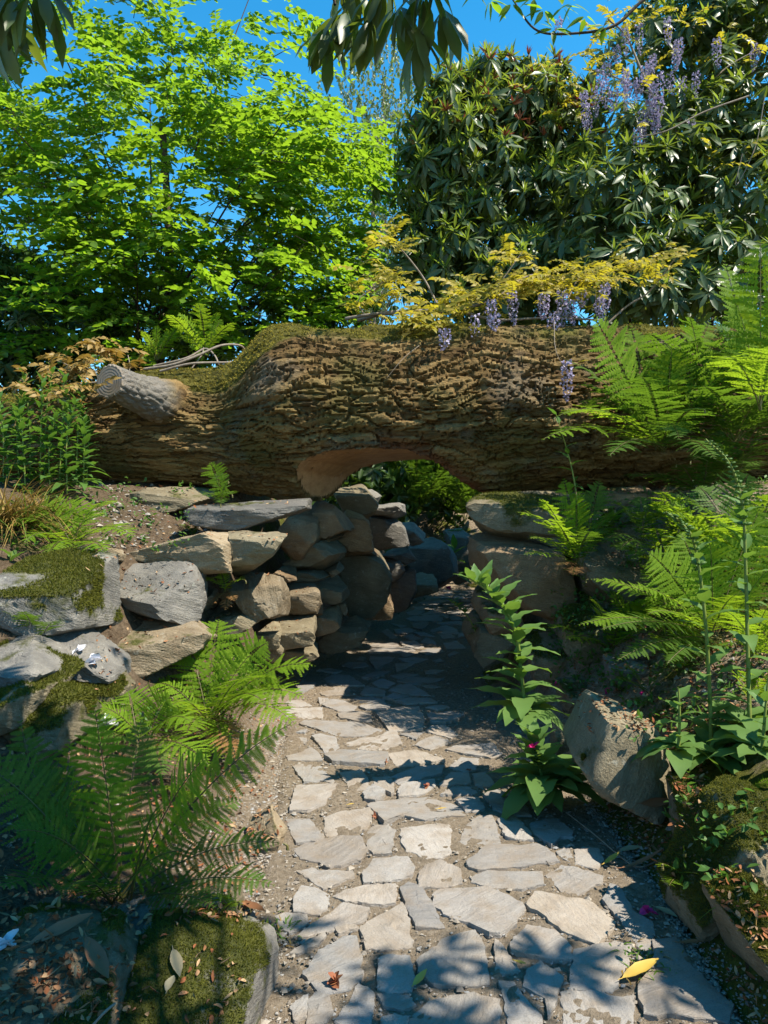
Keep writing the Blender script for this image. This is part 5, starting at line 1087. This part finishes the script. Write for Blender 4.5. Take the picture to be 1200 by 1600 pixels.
for (px, py, k_, l_, s_, lab) in [(955, 1015, 7, .45, 'fern', 'low spreading fern left of the foxgloves behind the blue grey block'), (1085, 965, 8, .5, 'fern_shade', 'shaded fern rising between the two foxglove spikes'), (1185, 1030, 8, .5, 'fern', 'bright fern at the right edge behind the tallest foxglove'), (1175, 905, 8, .6, 'fern', 'broad fern at the right edge in front of the standing stone'), (940, 935, 7, .45, 'fern_shade', 'dark fern tucked under the front of the right wall'), (1040, 900, 8, .5, 'fern', 'sunlit fern at the foot of the standing stone'), (985, 720, 8, .6, 'fern_shade', 'shaded fern on top of the right wall under the log'), (1095, 780, 8, .55, 'fern_shade', 'dark fern on top of the right wall left of the upright fern'), (985, 985, 8, .42, 'fern', 'bright spreading fern above the blue grey block'), (1060, 1050, 8, .34, 'fern', 'small bright fern between the foxglove stems'), (1130, 890, 9, .62, 'fern', 'large lime green fern behind the nodding foxglove spike'), (925, 860, 8, .42, 'fern', 'lime green fern hanging over the front of the right wall'), (1080, 860, 9, .55, 'fern', 'lime green fern right of the foot of the standing stone'), (1190, 1110, 7, .3, 'fern', 'small fern at the right edge beside the broad leaved foxglove'), (1150, 1250, 6, .22, 'fern', 'little fern above the steep mossy rock')]:
    fern_auto(on_ground(px, py), k_, l_, lab, s_, (20, 70), (150, 390), .24, 22, 9)
for (px, py, k_, l_, s_, lab) in [(60, 1000, 6, .3, 'fern_shade', 'small fern between the mossy boulder and the slanting slab'), (300, 840, 6, .22, 'fern_shade', 'little fern on the soil behind the long tan slab'), (300, 1250, 7, .32, 'fern', 'low fern on the soil left of the path')]:
    fern_auto(on_ground(px, py), k_, l_, lab, s_, (20, 70), (150, 390), .24, 20, 8)
for (px, py, Y, l_, lab) in [(1105, 640, 5.6, .8, 'deep green fern covering the log end below the upright fern'), (1180, 600, 5.7, .8, 'deep green fern at the right edge hiding the log end'), (1000, 655, 5.6, .6, 'deep green fern behind the big spreading fern'), (1150, 690, 5.3, .7, 'deep green fern low at the right edge under the log')]:
    fern_auto(P(px, py, Y), 10, l_, lab, 'fern_shade', (15, 70), (150, 390), .24, 22, 8)
# low creeping leaves over the banks
def creeping(n, regs, label):
    B = []
    for (x0, y0, x1, y1, w) in regs:
        for _ in range(int(n * w)):
            p, nn = surf(R.uniform(x0, x1), R.uniform(y0, y1)); B.append(p + nn * R.uniform(.005, .05))
    B = np.array(B); k = len(B); c = np.repeat(B, 4, 0) + R.normal(0, .018, (4 * k, 3)); l = R.uniform(.018, .045, 4 * k); V, F = hexleaf(c, rdir(4 * k) + [0, 0, .3], rdir(4 * k) * .6 + [0, 0, 1], l, l * .6, .1, .2)
    tag(mk('ground_cover', V, F, M['herb'], kind='stuff'), label)
creeping(700, [(960, 820, 1200, 1150, .4), (900, 680, 1200, 800, .4), (860, 920, 990, 1080, .25), (1050, 1200, 1200, 1400, .05)], 'low green leaves covering the right bank')
creeping(260, [(0, 740, 300, 860, .7), (180, 1080, 420, 1150, .3)], 'sparse low green weeds on the left bank')
# end of the passage, seen through the arch
FEND = [(652, 800, 15.0, 1.5), (690, 790, 15.4, 1.7), (725, 815, 15.1, 1.4), (625, 770, 15.6, 1.6), (670, 760, 16.2, 1.9), (718, 770, 16.2, 1.9)]
FLAB = ['lower left', 'middle', 'lower right', 'upper left', 'upper middle', 'upper right']
for (px, py, Y, s), l in zip(FEND, FLAB): fern_auto(P(px, py, Y), 10, s, l + ' fern of the six beyond the passage framed by the arch', 'fern_shade', (30, 75), (170, 370), .2, 16, 7, group='ferns beyond the passage')  # shade-darkened frond colour for the dim passage end
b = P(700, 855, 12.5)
fern(b, [fr(715, 828, 12.2, .2, .2), fr(670, 850, 12.1, .2, .2), fr(735, 860, 12.1, .18, .2), fr(690, 835, 12.6, .2, .2), fr(728, 885, 12.0, .16, .1)], 'dark drooping fern on the wall inside the passage', 'fern_shade', n=14, m=6)

# ------------------------------------------------------------ foxgloves and other soft plants
def leafpart(root, b, d, u, L, W, mat, T=T_LN, droop=.25, fold=.12, wav=.05, name='leaf'):
    rows = (np.linspace(0, 1, 9), np.interp(np.linspace(0, 1, 9), T[0], T[1])); V, F = leafgrid([b], [d], [u], L, W, droop, fold, rows, wav); return mk(name, V, F, M[mat], root, b)
def foxglove(line, label, nl, L0, L1, W=.36, r=.007, mat='fox', buds=0, low=.0, high=.8, rosette=0, group=None, name='foxglove', cat='plant', LR=None):
    pts = smooth_line(line, 8); t = thing(name, pts[0], label, cat, group); n = len(pts); mk('stem', *tube(pts, np.linspace(r, r * .45, n), 7), M['stem'], t)
    for k in range(nl):
        f = low + (high - low) * k / max(nl - 1, 1); x = f * (n - 1); i = int(x); b = pts[i] + (pts[min(i + 1, n - 1)] - pts[i]) * (x - i); a = k * 2.4 + R.uniform(-.4, .4)
        e = R.uniform(.15, .6) + .5 * f; d = np.array([math.cos(a) * math.cos(e), math.sin(a) * math.cos(e), math.sin(e)]); L = (L0 + (L1 - L0) * f) * R.uniform(.8, 1.15)
        leafpart(t, b, d, (-d[0] * .5, -d[1] * .5, 1), L, L * W, mat, droop=R.uniform(.25, .6) * (1 - .6 * f), fold=.10)
    for k in range(rosette):
        a = k * 6.28 / rosette + R.uniform(-.3, .3); e = R.uniform(.1, .8); d = np.array([math.cos(a) * math.cos(e), math.sin(a) * math.cos(e), math.sin(e)]); L = (LR or L0) * R.uniform(.75, 1.2)
        leafpart(t, pts[0] + [0, 0, R.uniform(0, .03)], d, (-d[0] * .4, -d[1] * .4, 1), L, L * W * 1.15, mat, T_OV, droop=R.uniform(.3, .7), fold=.1)
    if buds:
        s0 = int(n * .52); mb = MB(); mb2 = MB()
        for k in range(buds):
            f = k / buds; i = int(s0 + (n - 1 - s0) * f); a = k * 2.2; tn = unit(pts[min(i + 1, n - 1)] - pts[i - 1]); d = unit(np.array([math.cos(a), math.sin(a), -.1]) * .8 + tn * .35)
            L = .017 * (1 - .6 * f) + .004; V, F = ico(1); V = V * [L * .38, L * .38, L * .9]; q = Vector((0, 0, 1)).rotation_difference(Vector(d)).to_matrix(); V = V @ np.array(q).T + pts[i] + d * L
            mb.add(V, F); V, F = leafgrid([pts[i]] * 2, [d, d + tn * .8], [tn, -d], L * 1.5, L * .7, .2, .1, T_LN); mb2.add(V, F)
        mb.build('flower_buds', M['fox'], t, kind='stuff'); mb2.build('bracts', M['fox'], t, kind='stuff')
    return t
foxglove([P(822, 1118, 4.05), P(815, 1060, 4.05), P(808, 1000, 4.0), P(792, 955, 3.95), P(765, 925, 3.9), P(733, 903, 3.88)], 'leaning leafy foxglove in front of the arch at the right path edge', 42, .30, .15, .40, .012, rosette=12, LR=.30, low=.05, high=.96)
foxglove([P(850, 1232, 3.7), P(842, 1190, 3.68), P(832, 1150, 3.66)], 'low bushy foxglove without a spike at the path edge beside the tilted boulder', 34, .27, .12, .44, .010, rosette=18, LR=.27, low=0, high=1)
foxglove([P(1112, 1180, 3.4), P(1108, 1060, 3.4), P(1100, 950, 3.38), P(1085, 850, 3.36), P(1062, 815, 3.34), P(1040, 800, 3.33)], 'foxglove with a nodding budding spike on the right bank', 24, .22, .09, .36, .010, buds=46, low=.03, high=.62, rosette=11, LR=.25)
foxglove([P(1172, 1140, 3.35), P(1168, 1000, 3.4), P(1165, 880, 3.42), P(1160, 790, 3.42), P(1140, 725, 3.4), P(1102, 686, 3.38)], 'tallest foxglove with a bent budding spike at the right', 24, .22, .08, .36, .010, buds=60, low=.03, high=.62, rosette=11, LR=.25)
foxglove([P(1060, 1175, 3.2), P(1062, 1120, 3.2), P(1060, 1075, 3.2)], 'young foxglove with crinkled leaves below the nodding spike', 9, .17, .09, .42, .008, rosette=9, LR=.2)
foxglove([P(1190, 1180, 3.0), P(1195, 1120, 3.0), P(1200, 1060, 3.0)], 'broad leaved foxglove at the right edge below the tallest one', 9, .17, .09, .42, .008, rosette=10, LR=.2)
foxglove([P(905, 800, 5.0), P(895, 740, 5.0), P(885, 700, 5.0), P(868, 645, 4.95)], 'thin bluish leafy plant standing before the log at the right', 13, .17, .09, .34, .006, 'herb', low=.05, high=.98, name='leafy_plant')
foxglove([P(15, 905, 4.2), P(16, 880, 4.2), P(18, 862, 4.2)], 'broad leaved green plant above the mossy boulder at the left edge', 8, .17, .12, .4, .008, 'fox', rosette=8, LR=.2, name='leafy_plant')
foxglove([P(752, 1010, 6.0), P(735, 970, 5.9), P(715, 945, 5.85), P(700, 935, 5.8)], 'trailing leafy sprig leaning into the path at the arch', 14, .12, .06, .5, .005, 'herb', low=.1, high=.8, buds=20, name='leafy_plant')
foxglove([P(700, 905, 11.5), P(708, 870, 11.4), P(712, 850, 11.3)], 'dark strap leaved plant at the foot of the far passage wall', 8, .5, .3, .3, .01, 'herb', rosette=7, LR=.5, name='leafy_plant')
HERB = [(5, 750, 5.3, 620), (105, 752, 5.2, 625), (130, 748, 5.3, 655), (40, 755, 5.2, 640), (70, 735, 5.8, 575), (100, 735, 5.8, 605), (30, 740, 5.5, 610), (62, 752, 5.4, 596), (92, 748, 5.5, 588), (118, 740, 5.6, 600), (15, 720, 5.8, 640), (135, 735, 5.7, 640), (48, 735, 5.7, 585), (78, 742, 5.2, 650)]
HL = ['first', 'second', 'third', 'fourth', 'fifth', 'sixth', 'seventh', 'eighth']
HERB.sort(); ORD = 'leftmost second third fourth fifth sixth seventh eighth ninth tenth eleventh twelfth thirteenth rightmost'.split()
for hk, (px, py, Y, top) in enumerate(HERB):
    h = foxglove([P(px, py + 20, Y), P(px + R.uniform(-6, 6), (py + top) / 2, Y), P(px + R.uniform(-14, 14), top, Y)], ORD[hk] + (' of the' if hk in (0, 13) else ' from left of the') + ' fourteen nettle like stems before the log end', 34, .19, .08, .40, .006, 'herb', low=.03, high=1.0, group='nettle like stems at the left end of the log', name='nettle_stem')
# copper grass tuft
def grass_tuft(base, n, L, label, mats=('straw', 'grass'), frac=.8, spread=1.0):
    t = thing('grass_tuft', base, label, 'grass')
    for q, mt in enumerate(mats):
        k = int(n * (frac if q == 0 else 1 - frac)); a = R.uniform(0, 6.28, k); e = R.uniform(.3, 1.2, k); d = np.stack([np.cos(a) * np.cos(e) * spread, np.sin(a) * np.cos(e) * spread, np.sin(e)], 1); l = L * R.uniform(.6, 1.2, k)
        b = np.asarray(base) + R.normal(0, .05, (k, 3)) * [1, 1, .1]; V, F = leafgrid(b, d, np.tile([0, 0, 1.], (k, 1)) - d * .3, l, .007, R.uniform(.3, .9, k), .05, (np.array([0, .25, .5, .75, 1.]), np.array([.9, 1, .8, .5, .05]))); mk('blades', V, F, M[mt], t, kind='stuff')
    return t
grass_tuft(on_ground(10, 818), 500, .46, 'arching copper brown grass tuft at the left edge below the nettles')
grass_tuft(on_ground(60, 812), 260, .34, 'smaller copper brown grass tuft beside the pale fern')
grass_tuft(on_ground(1192, 1400), 60, .14, 'thin green grass tuft on the steep mossy rock at the right edge', ('grass', 'straw'))
grass_tuft(G(1012, 1506), 110, .05, 'tiny green grass tuft beside the flagstones near the yellow leaf', ('grass', 'straw'))
grass_tuft(G(430, 1456), 80, .045, 'tiny grass tuft at the left edge of the path', ('grass', 'straw'))

# ------------------------------------------------------------ wisteria on the log and in the rhododendron
def pinnate(root, b, d, u, L, mat, n=5, name='leaf'):
    d = unit(np.asarray(d, float)); u = unit(np.asarray(u, float) - d * (d @ np.asarray(u, float))); s = np.cross(d, u); q = bez([b, b + d * L * .55 + u * L * .10, b + d * L - u * L * .25], 2 * n + 1)
    mb = MB(); mb.add(*tube(q, .0022, 3)); bs, ds = [], []
    for k in range(n):
        for sd in (-1, 1): bs.append(q[2 * k + 1]); ds.append(unit(s * sd + d * .55 - u * .15 + R.normal(0, .12, 3)))
    bs.append(q[-1]); ds.append(d - u * .4); k = len(bs); l = L * .34 * R.uniform(.8, 1.15, k)
    mb.add(*leafgrid(np.array(bs), np.array(ds), np.tile(u, (k, 1)) + R.normal(0, .25, (k, 3)), l, l * .5, R.uniform(.1, .4, k), .12, T_LN)); return mb.build(name, M[mat], root, b)
def raceme(root, top, L, r=.04, n=46):
    mb = MB(); a = bez([top, np.asarray(top) + [0, 0, -L * .6], np.asarray(top) + R.normal(0, .02, 3) + [0, 0, -L]], 12); mb.add(*tube(a, .002, 3)); t = (np.arange(n) + .5) / n; an = np.arange(n) * 2.4
    rr = r * np.sin(np.pi * np.clip(t * .78 + .2, 0, 1)) * R.uniform(.6, 1.1, n); c = np.stack([np.interp(t * 11, np.arange(12), a[:, k]) for k in range(3)], 1) + np.stack([np.cos(an) * rr, np.sin(an) * rr, R.normal(0, .006, n)], 1)
    o = np.stack([np.cos(an), np.sin(an), -.2 * np.ones(n)], 1); l = .026 * (1.1 - .6 * t)
    for q in range(2): mb.add(*leafgrid(c, o + R.normal(0, .5, (n, 3)) + [0, 0, .5 - q], rdir(n), l, l * .95, .3, .25, T_OV))
    return mb.build('flower_cluster', M['lilac'], root, top)
wv_ = thing('wisteria_vine', P(600, 500, 6.6), 'golden leaved wisteria with hanging lilac flowers sprawling over the top of the log', 'vine')
def wline(pts, r): q = smooth_line([P(*p) for p in pts], 6); mk('stem', *tube(q, np.linspace(r, r * .5, len(q)), 7), M['twig'], wv_); return q
SL = [wline(p, r) for p, r in [([(560, 500, 6.7), (600, 490, 6.5), (660, 486, 6.5), (720, 482, 6.5), (770, 470, 6.6), (830, 455, 6.7)], .022), ([(690, 490, 6.6), (665, 440, 6.7), (640, 405, 6.7), (618, 380, 6.7)], .011), ([(950, 505, 6.6), (980, 478, 6.6), (1015, 455, 6.6), (1050, 410, 6.5), (1065, 392, 6.5)], .010),
   ([(730, 490, 6.5), (780, 500, 6.3), (850, 497, 6.4), (940, 500, 6.5)], .014), ([(770, 470, 6.5), (830, 430, 6.6), (900, 440, 6.7), (1000, 435, 6.7)], .010), ([(760, 470, 6.6), (790, 430, 6.6), (815, 395, 6.6)], .007), ([(580, 505, 6.6), (560, 470, 6.7), (600, 440, 6.7)], .008), ([(860, 500, 6.3), (885, 470, 6.4), (900, 440, 6.5)], .008), ([(866, 500, 6.1), (868, 545, 5.75), (884, 580, 5.72)], .003), ([(655, 540, 5.9), (630, 560, 5.8), (605, 590, 5.76)], .003)]]
def gold(px, py, sx, sy, Y, n, L=.19, mat='gold', root=wv_, dy=.25):
    for k in range(int(n * (1.75 if root is wv_ else 1))):
        b = P(px + R.normal(0, sx), py + R.normal(0, sy), Y + R.normal(0, dy)); a = R.uniform(0, 6.28); e = R.uniform(-.2, .8); pinnate(root, b, (math.cos(a) * math.cos(e), math.sin(a) * math.cos(e) - .3, math.sin(e)), (R.normal(0, .4), -.5, 1), L * R.uniform(.7, 1.2), mat, int(R.integers(4, 7)))
for g in [(612, 374, 14, 10, 6.7, 12), (622, 448, 18, 12, 6.7, 16), (745, 462, 32, 10, 6.5, 34), (800, 402, 16, 8, 6.6, 8), (840, 446, 32, 10, 6.6, 32), (920, 434, 34, 9, 6.6, 32), (1000, 422, 24, 12, 6.6, 18), (1050, 402, 8, 8, 6.5, 5), (660, 505, 30, 12, 6.2, 22), (700, 480, 30, 10, 6.4, 14), (560, 478, 14, 12, 6.8, 8), (585, 425, 12, 14, 6.8, 6), (885, 575, 8, 8, 5.74, 2, .12), (880, 460, 40, 8, 6.5, 12)]: gold(*g)
for (px, py, L, n, Y) in [(800, 455, .25, 60, 6.25), (768, 468, .24, 40, 6.1), (850, 458, .26, 56, 6.2), (878, 455, .32, 70, 6.25), (890, 470, .2, 40, 6.2), (945, 445, .28, 70, 6.3), (938, 460, .18, 40, 6.2), (886, 562, .32, 60, 5.7), (695, 512, .17, 34, 5.8), (742, 492, .18, 22, 6.0), (865, 490, .22, 40, 6.1), (908, 452, .18, 30, 6.3), (772, 490, .16, 28, 6.0)]: raceme(wv_, P(px, py, Y), L, .040, n)
wu = thing('wisteria_vine', P(1000, 300, 8.0), 'wisteria with many lilac flowers climbing high into the dark right hand rhododendron', 'vine')
for p, r in [([(1130, 420, 8.2), (1080, 250, 8.3), (1020, 150, 8.3), (980, 60, 8.4), (950, 30, 8.4)], .02), ([(1060, 190, 8.2), (1130, 110, 8.3), (1200, 70, 8.3)], .012), ([(1170, 150, 7.6), (1100, 175, 7.6), (1040, 205, 7.6), (990, 215, 7.7)], .010), ([(1195, 150, 7.5), (1180, 230, 7.5), (1150, 290, 7.4), (1160, 240, 7.4)], .006), ([(1020, 150, 8.2), (960, 120, 8.3), (925, 110, 8.4)], .010)]:
    q = smooth_line([P(*a) for a in p], 6); mk('stem', *tube(q, np.linspace(r, r * .5, len(q)), 6), M['twig'], wu)
for g in [(985, 40, 34, 28, 8.3, 20), (950, 115, 22, 20, 8.3, 16), (1030, 80, 40, 30, 8.3, 8), (930, 75, 14, 18, 8.4, 12), (1075, 40, 40, 30, 8.4, 14), (1150, 70, 40, 40, 8.5, 18), (1150, 245, 30, 8, 7.3, 6), (900, 165, 24, 16, 8.8, 12), (870, 130, 22, 12, 9.0, 12), (1000, 170, 40, 24, 8.2, 8)]: gold(*g, L=.20, root=wu, mat='gold')
for k in range(30):
    px, py = R.normal(1000, 50), R.uniform(20, 190)
    raceme(wu, P(px, py, 7.9 + R.uniform(-.1, .2)), R.uniform(.18, .34), .036, 40)
for (px, py) in [(938, 105), (945, 125), (1060, 60), (1120, 60), (1180, 70), (995, 200), (1030, 150), (1020, 130), (960, 140)]: raceme(wu, P(px, py, 7.9), R.uniform(.24, .4), .042, 50)
wb = thing('wisteria_vine', P(130, 620, 5.9), 'bronze leaved wisteria sprouting beside the sawn branch stub', 'vine')
for p, r in [([(240, 590, 6.0), (180, 596, 6.0), (130, 600, 6.0), (60, 620, 6.0)], .010), ([(130, 600, 6.0), (140, 570, 6.0), (165, 545, 6.0)], .006), ([(100, 605, 6.0), (110, 575, 6.0), (80, 560, 6.0)], .005)]:
    q = smooth_line([P(*a) for a in p], 6); mk('stem', *tube(q, np.linspace(r, r * .5, len(q)), 6), M['twig'], wb)
for g in [(150, 553, 22, 12, 6.0, 22), (110, 580, 26, 14, 6.0, 22), (50, 608, 22, 12, 5.9, 12), (125, 610, 16, 12, 5.8, 12), (215, 575, 8, 6, 6.2, 4)]: gold(*g, L=.2, root=wb, mat='bronze')
# loops of dry creeper stem on the thin part of the log
dv = thing('dry_creeper', P(290, 575, 6.5), 'bare grey creeper stems looping over the thin left part of the log', 'vine')
for p, r in [([(225, 577, 6.3), (270, 570, 6.25), (310, 555, 6.3), (345, 540, 6.4), (375, 540, 6.5), (385, 552, 6.6)], .013), ([(240, 572, 6.4), (290, 560, 6.4), (320, 545, 6.5), (335, 555, 6.4), (342, 570, 6.3)], .010), ([(250, 580, 6.2), (300, 568, 6.2), (360, 566, 6.3), (380, 560, 6.4)], .011), ([(300, 575, 6.3), (315, 555, 6.35), (318, 543, 6.4)], .006), ([(200, 555, 6.6), (203, 572, 6.5), (200, 590, 6.4)], .004), ([(540, 498, 6.6), (575, 492, 6.5), (610, 488, 6.5)], .016)]:
    q = smooth_line([P(*a) for a in p], 6); mk('stem', *tube(q, np.linspace(r, r * .7, len(q)), 6), M['twig'], dv)

# ------------------------------------------------------------ fallen leaves, petals, litter
def fallen_leaf(px, py, L, W, ang, mat, label, curl=.25, z=None, T=T_OV, name='fallen_leaf', lift=.012, cat='leaf'):
    p, nn = (G(px, py), np.array([0, 0, 1.0])) if z is None else surf(px, py); p = p + nn * (.020 if z is None else .008); d = np.array([math.cos(ang), math.sin(ang), 0.0]); d = unit(d - nn * (d @ nn)); uu = unit(nn + [.12 * math.sin(ang * 3), 0, 0])
    t9 = np.linspace(0, 1, 9); V, F = leafgrid([p - d * L / 2], [d], [uu], L, W, -curl * .5, .22, (t9, np.interp(t9, T[0], T[1])), .03)
    sx = tube(np.array([p - d * L * .62, p - d * L * .45]), [.0012, .002], 4)
    mb = MB(); mb.add(V, F); mb.add(*sx); V, F = mb.get(); 
    return tag(mk(name, V, F, M[mat], None, p), label, cat)
fallen_leaf(1000, 1528, .15, .048, .45, 'dead_yellow', 'large golden dry leaf lying on the path at the right', .3)
fallen_leaf(812, 1514, .045, .016, -.7, 'dead_yellow', 'small bright yellow leaf on a flagstone', .3)
fallen_leaf(1080, 1484, .085, .025, -.25, 'dead_brown', 'rusty brown curled leaf on the gravel right of the path', .5)
fallen_leaf(1040, 1434, .10, .036, -1.0, 'dead_grey', 'pale grey oval leaf at the foot of the right bank', .1)
fallen_leaf(655, 1543, .06, .028, .8, 'dead_yellow', 'small curled olive brown leaf on the gap between two flagstones', .8)
fallen_leaf(395, 1428, .15, .04, -.8, 'dead_brown', 'long reddish brown leaf at the left edge of the path', .3)
fallen_leaf(540, 1018, .10, .04, .2, 'dead_yellow', 'orange yellow leaf at the foot of the left wall in the passage', .3)
fallen_leaf(985, 1336, .10, .045, .1, 'dead_grey', 'pale cream leaf on the heap of curled leaves right of the path', .3)
fallen_leaf(1000, 1362, .17, .03, .1, 'dead_brown', 'long curled brown leaf right of the path under a dry stalk', .9)
fallen_leaf(955, 1352, .10, .028, .6, 'dead_yellow', 'orange brown leaf left of the pale cream leaf', .5)
fallen_leaf(690, 1270, .05, .014, .1, 'dead_yellow', 'thin yellow leaf on the upper edge of a square flagstone', .2); fallen_leaf(548, 1263, .035, .012, .2, 'dead_yellow', 'thin yellow leaf on the dirt left of the blue flagstone', .2)
fallen_leaf(1020, 1252, .14, .04, .3, 'dead_brown', 'orange brown leaf under the foot of the tilted boulder', .4, 3.3)
fallen_leaf(970, 1078, .13, .04, -.6, 'dead_brown', 'tan leaf lying in front of the blue grey block', .3, 'g'); fallen_leaf(1010, 1095, .11, .04, 1.0, 'dead_grey', 'pale oval leaf on the red litter right of the blue grey block', .2, 'g')
fallen_leaf(95, 1458, .17, .045, .65, 'dead_brown', 'large pale tan leaf on the dark corner boulder', .2, 1.62, lift=.0); fallen_leaf(275, 1508, .10, .036, -1.1, 'dead_grey', 'pale leaf lying on the moss of the near left boulder', .1, 1.50, lift=0)
fallen_leaf(267, 1541, .05, .030, 1.4, 'dead_grey', 'small grey leaf on the moss below the pale leaf', .1, 1.48, lift=0); fallen_leaf(150, 1505, .17, .05, -.9, 'dead_brown', 'curled brown leaf half under the smooth grey rock', .6, 1.6, lift=0)
def petal(px, py, r, mat, label, n=4, z=None, name='petal', cat='petal'):
    p = (G(px, py) + [0, 0, .022]) if z is None else (P(px, py, z) if not isinstance(z, str) and (z > 10 or label.endswith('foxglove')) else (lambda h: h[0] + h[1] * .012)(surf(px, py)))
    d = rdir(n) * [1, 1, .5]; V, F = leafgrid(np.tile(p, (n, 1)) - unit(d) * r * .3, d, np.tile([0, 0, 1.], (n, 1)) + R.normal(0, .6, (n, 3)), r * 1.5, r * 1.3, R.uniform(-.6, .4, n), .3, T_OV, .08); return tag(mk(name, V, F, M[mat], None, p), label, cat)
petal(1012, 1433, .024, 'pink', 'magenta petal on the dark gravel at the right of the path', 5)
petal(525, 1545, .024, 'red', 'dark red crumpled flower on a flagstone at the near left', 8, name='fallen_flower', cat='flower')
petal(833, 1168, .028, 'pink', 'magenta petal caught in the low bushy foxglove', 5, 3.62); petal(950, 1082, .022, 'pink', 'magenta petal on top of the tilted boulder', 3, 3.55)
petal(872, 1070, .022, 'pink', 'magenta petal behind the low foxglove', 4, 'g'); petal(1008, 1086, .02, 'pink', 'dark pink petal beside the blue grey block', 4, 'g')
petal(604, 1196, .015, 'red', 'tiny red petal beside the long raised flagstone', 3); petal(667, 1234, .018, 'red', 'dark red petal shaded on the middle of the path', 4); petal(733, 1209, .014, 'red', 'tiny orange red petal left of the low bushy foxglove', 3)
petal(586, 1281, .015, 'red', 'tiny red petal right of the blue flagstone', 3); petal(802, 1257, .018, 'red', 'small red petal in front of the low bushy foxglove', 4); petal(700, 920, .05, 'pink', 'magenta flower on the far end of the path', 5, 12.8)
petal(142, 1036, .038, 'white', 'white crumpled petal on top of the round moss lump', 6, 3.2); petal(165, 1134, .05, 'white', 'large white flower fallen behind the near ferns', 8, 3.0, 'fallen_flower', 'flower'); petal(122, 1018, .03, 'white', 'white petal on the narrow sloping grey slab', 4, 3.5)
petal(8, 1480, .03, 'white', 'lilac white flower at the left edge of the dark corner boulder', 7, 1.6, 'fallen_flower', 'flower')
# dry stalk on the path
st = smooth_line([G(885, 1282) + [0, 0, .04], G(930, 1315) + [0, 0, .03], G(975, 1352) + [0, 0, .025], G(1000, 1364) + [0, 0, .025], G(1040, 1358) + [0, 0, .05]], 6); tag(mk('dry_stalk', *tube(st, np.linspace(.004, .003, len(st)), 5), M['twig'], None, st[0]), 'thin pale dry stalk lying on the ground beside the low foxglove', 'stalk')
tg = smooth_line([P(130, 1620, 1.5), P(160, 1585, 1.52), P(180, 1568, 1.55)], 5); tag(mk('twig', *tube(tg, .003, 5), M['twig'], None, tg[0]), 'thin tan twig on the dark soil of the near left corner', 'twig')
def litter(regions, n, label, s=(.012, .035), mat='litter'):
    Bp = []
    for (x0, y0, x1, y1, w) in regions:
        for _ in range(int(n * w)):
            px, py = R.uniform(x0, x1), R.uniform(y0, y1); p, nn = surf(px, py)
            if nn[2] > .5: Bp.append(p + nn * .008)
    B = np.array(Bp); k = len(B); V, F = leafgrid(B, rdir(k) * [1, 1, .3], np.tile([0, 0, 1.], (k, 1)) + R.normal(0, .5, (k, 3)), R.uniform(*s, k), R.uniform(s[0] * .4, s[1] * .5, k), R.uniform(-.6, .6, k), .2, T_OV); return tag(mk('leaf_litter', V, F, M[mat], kind='stuff'), label)
litter([(880, 960, 1200, 1150, .5), (950, 1130, 1100, 1330, .25), (1000, 1330, 1200, 1600, .15), (880, 680, 1200, 900, .3)], 4200, 'red brown leaf litter on the right bank')
litter([(140, 760, 480, 1080, .35), (200, 1100, 440, 1440, .45), (0, 1150, 200, 1440, .2)], 2800, 'brown leaf litter on the left bank')
# red litter lying on the near corner boulder
B = []
for k in range(520):
    px, py = (R.normal(70, 60), R.normal(1530, 45)) if k < 400 else (R.uniform(-20, 380), R.uniform(1430, 1600)); p, nn = surf(px, py); B.append(p + nn * .008)
B = np.array(B); k = len(B); Vv, F = leafgrid(B, rdir(k) * [1, 1, .4], rdir(k) + [0, 0, .9], R.uniform(.010, .032, k), R.uniform(.005, .018, k), R.uniform(-.8, .8, k), .3, T_OV)
tag(mk('leaf_litter', Vv, F, M['litter'], kind='stuff'), 'crumbled red leaves on the dark corner boulder')
y = R.uniform(2.2, 5.6, 4200); l = np.interp(y, EY, EL); x = l - R.exponential(.16, 4200); rr = np.clip(R.lognormal(-5.4, .5, 4200), .002, .014)
chips('gravel', x, y, ground_z(x, y) + rr * .2, rr, M['gravel'], .6, 'fine stone chips on the soil left of the path')
y = R.uniform(2.0, 3.8, 2200); l = np.interp(y, EY, ER); x = l + R.exponential(.05, 2200) - .05; rr = np.clip(R.lognormal(-5.4, .5, 2200), .002, .012)
pts_ = [surf(R.uniform(140, 330), R.uniform(750, 870)) for _ in range(600)] + [surf(R.uniform(900, 1150), R.uniform(1000, 1350)) for _ in range(300)]; pts_ = np.array([p for p, nn in pts_ if abs(p[2] - gz(p[0], p[1])) < .03]); r2 = np.clip(R.lognormal(-4.6, .6, len(pts_)), .004, .035)
chips('gravel', pts_[:, 0], pts_[:, 1], pts_[:, 2], r2, M['gravel'], .6, 'loose stones on the bare bank soil')
chips('gravel', x, y, np.maximum(ground_z(x, y), .004) + rr * .2, rr, M['gravel'], .6, 'fine stone chips along the foot of the right bank')
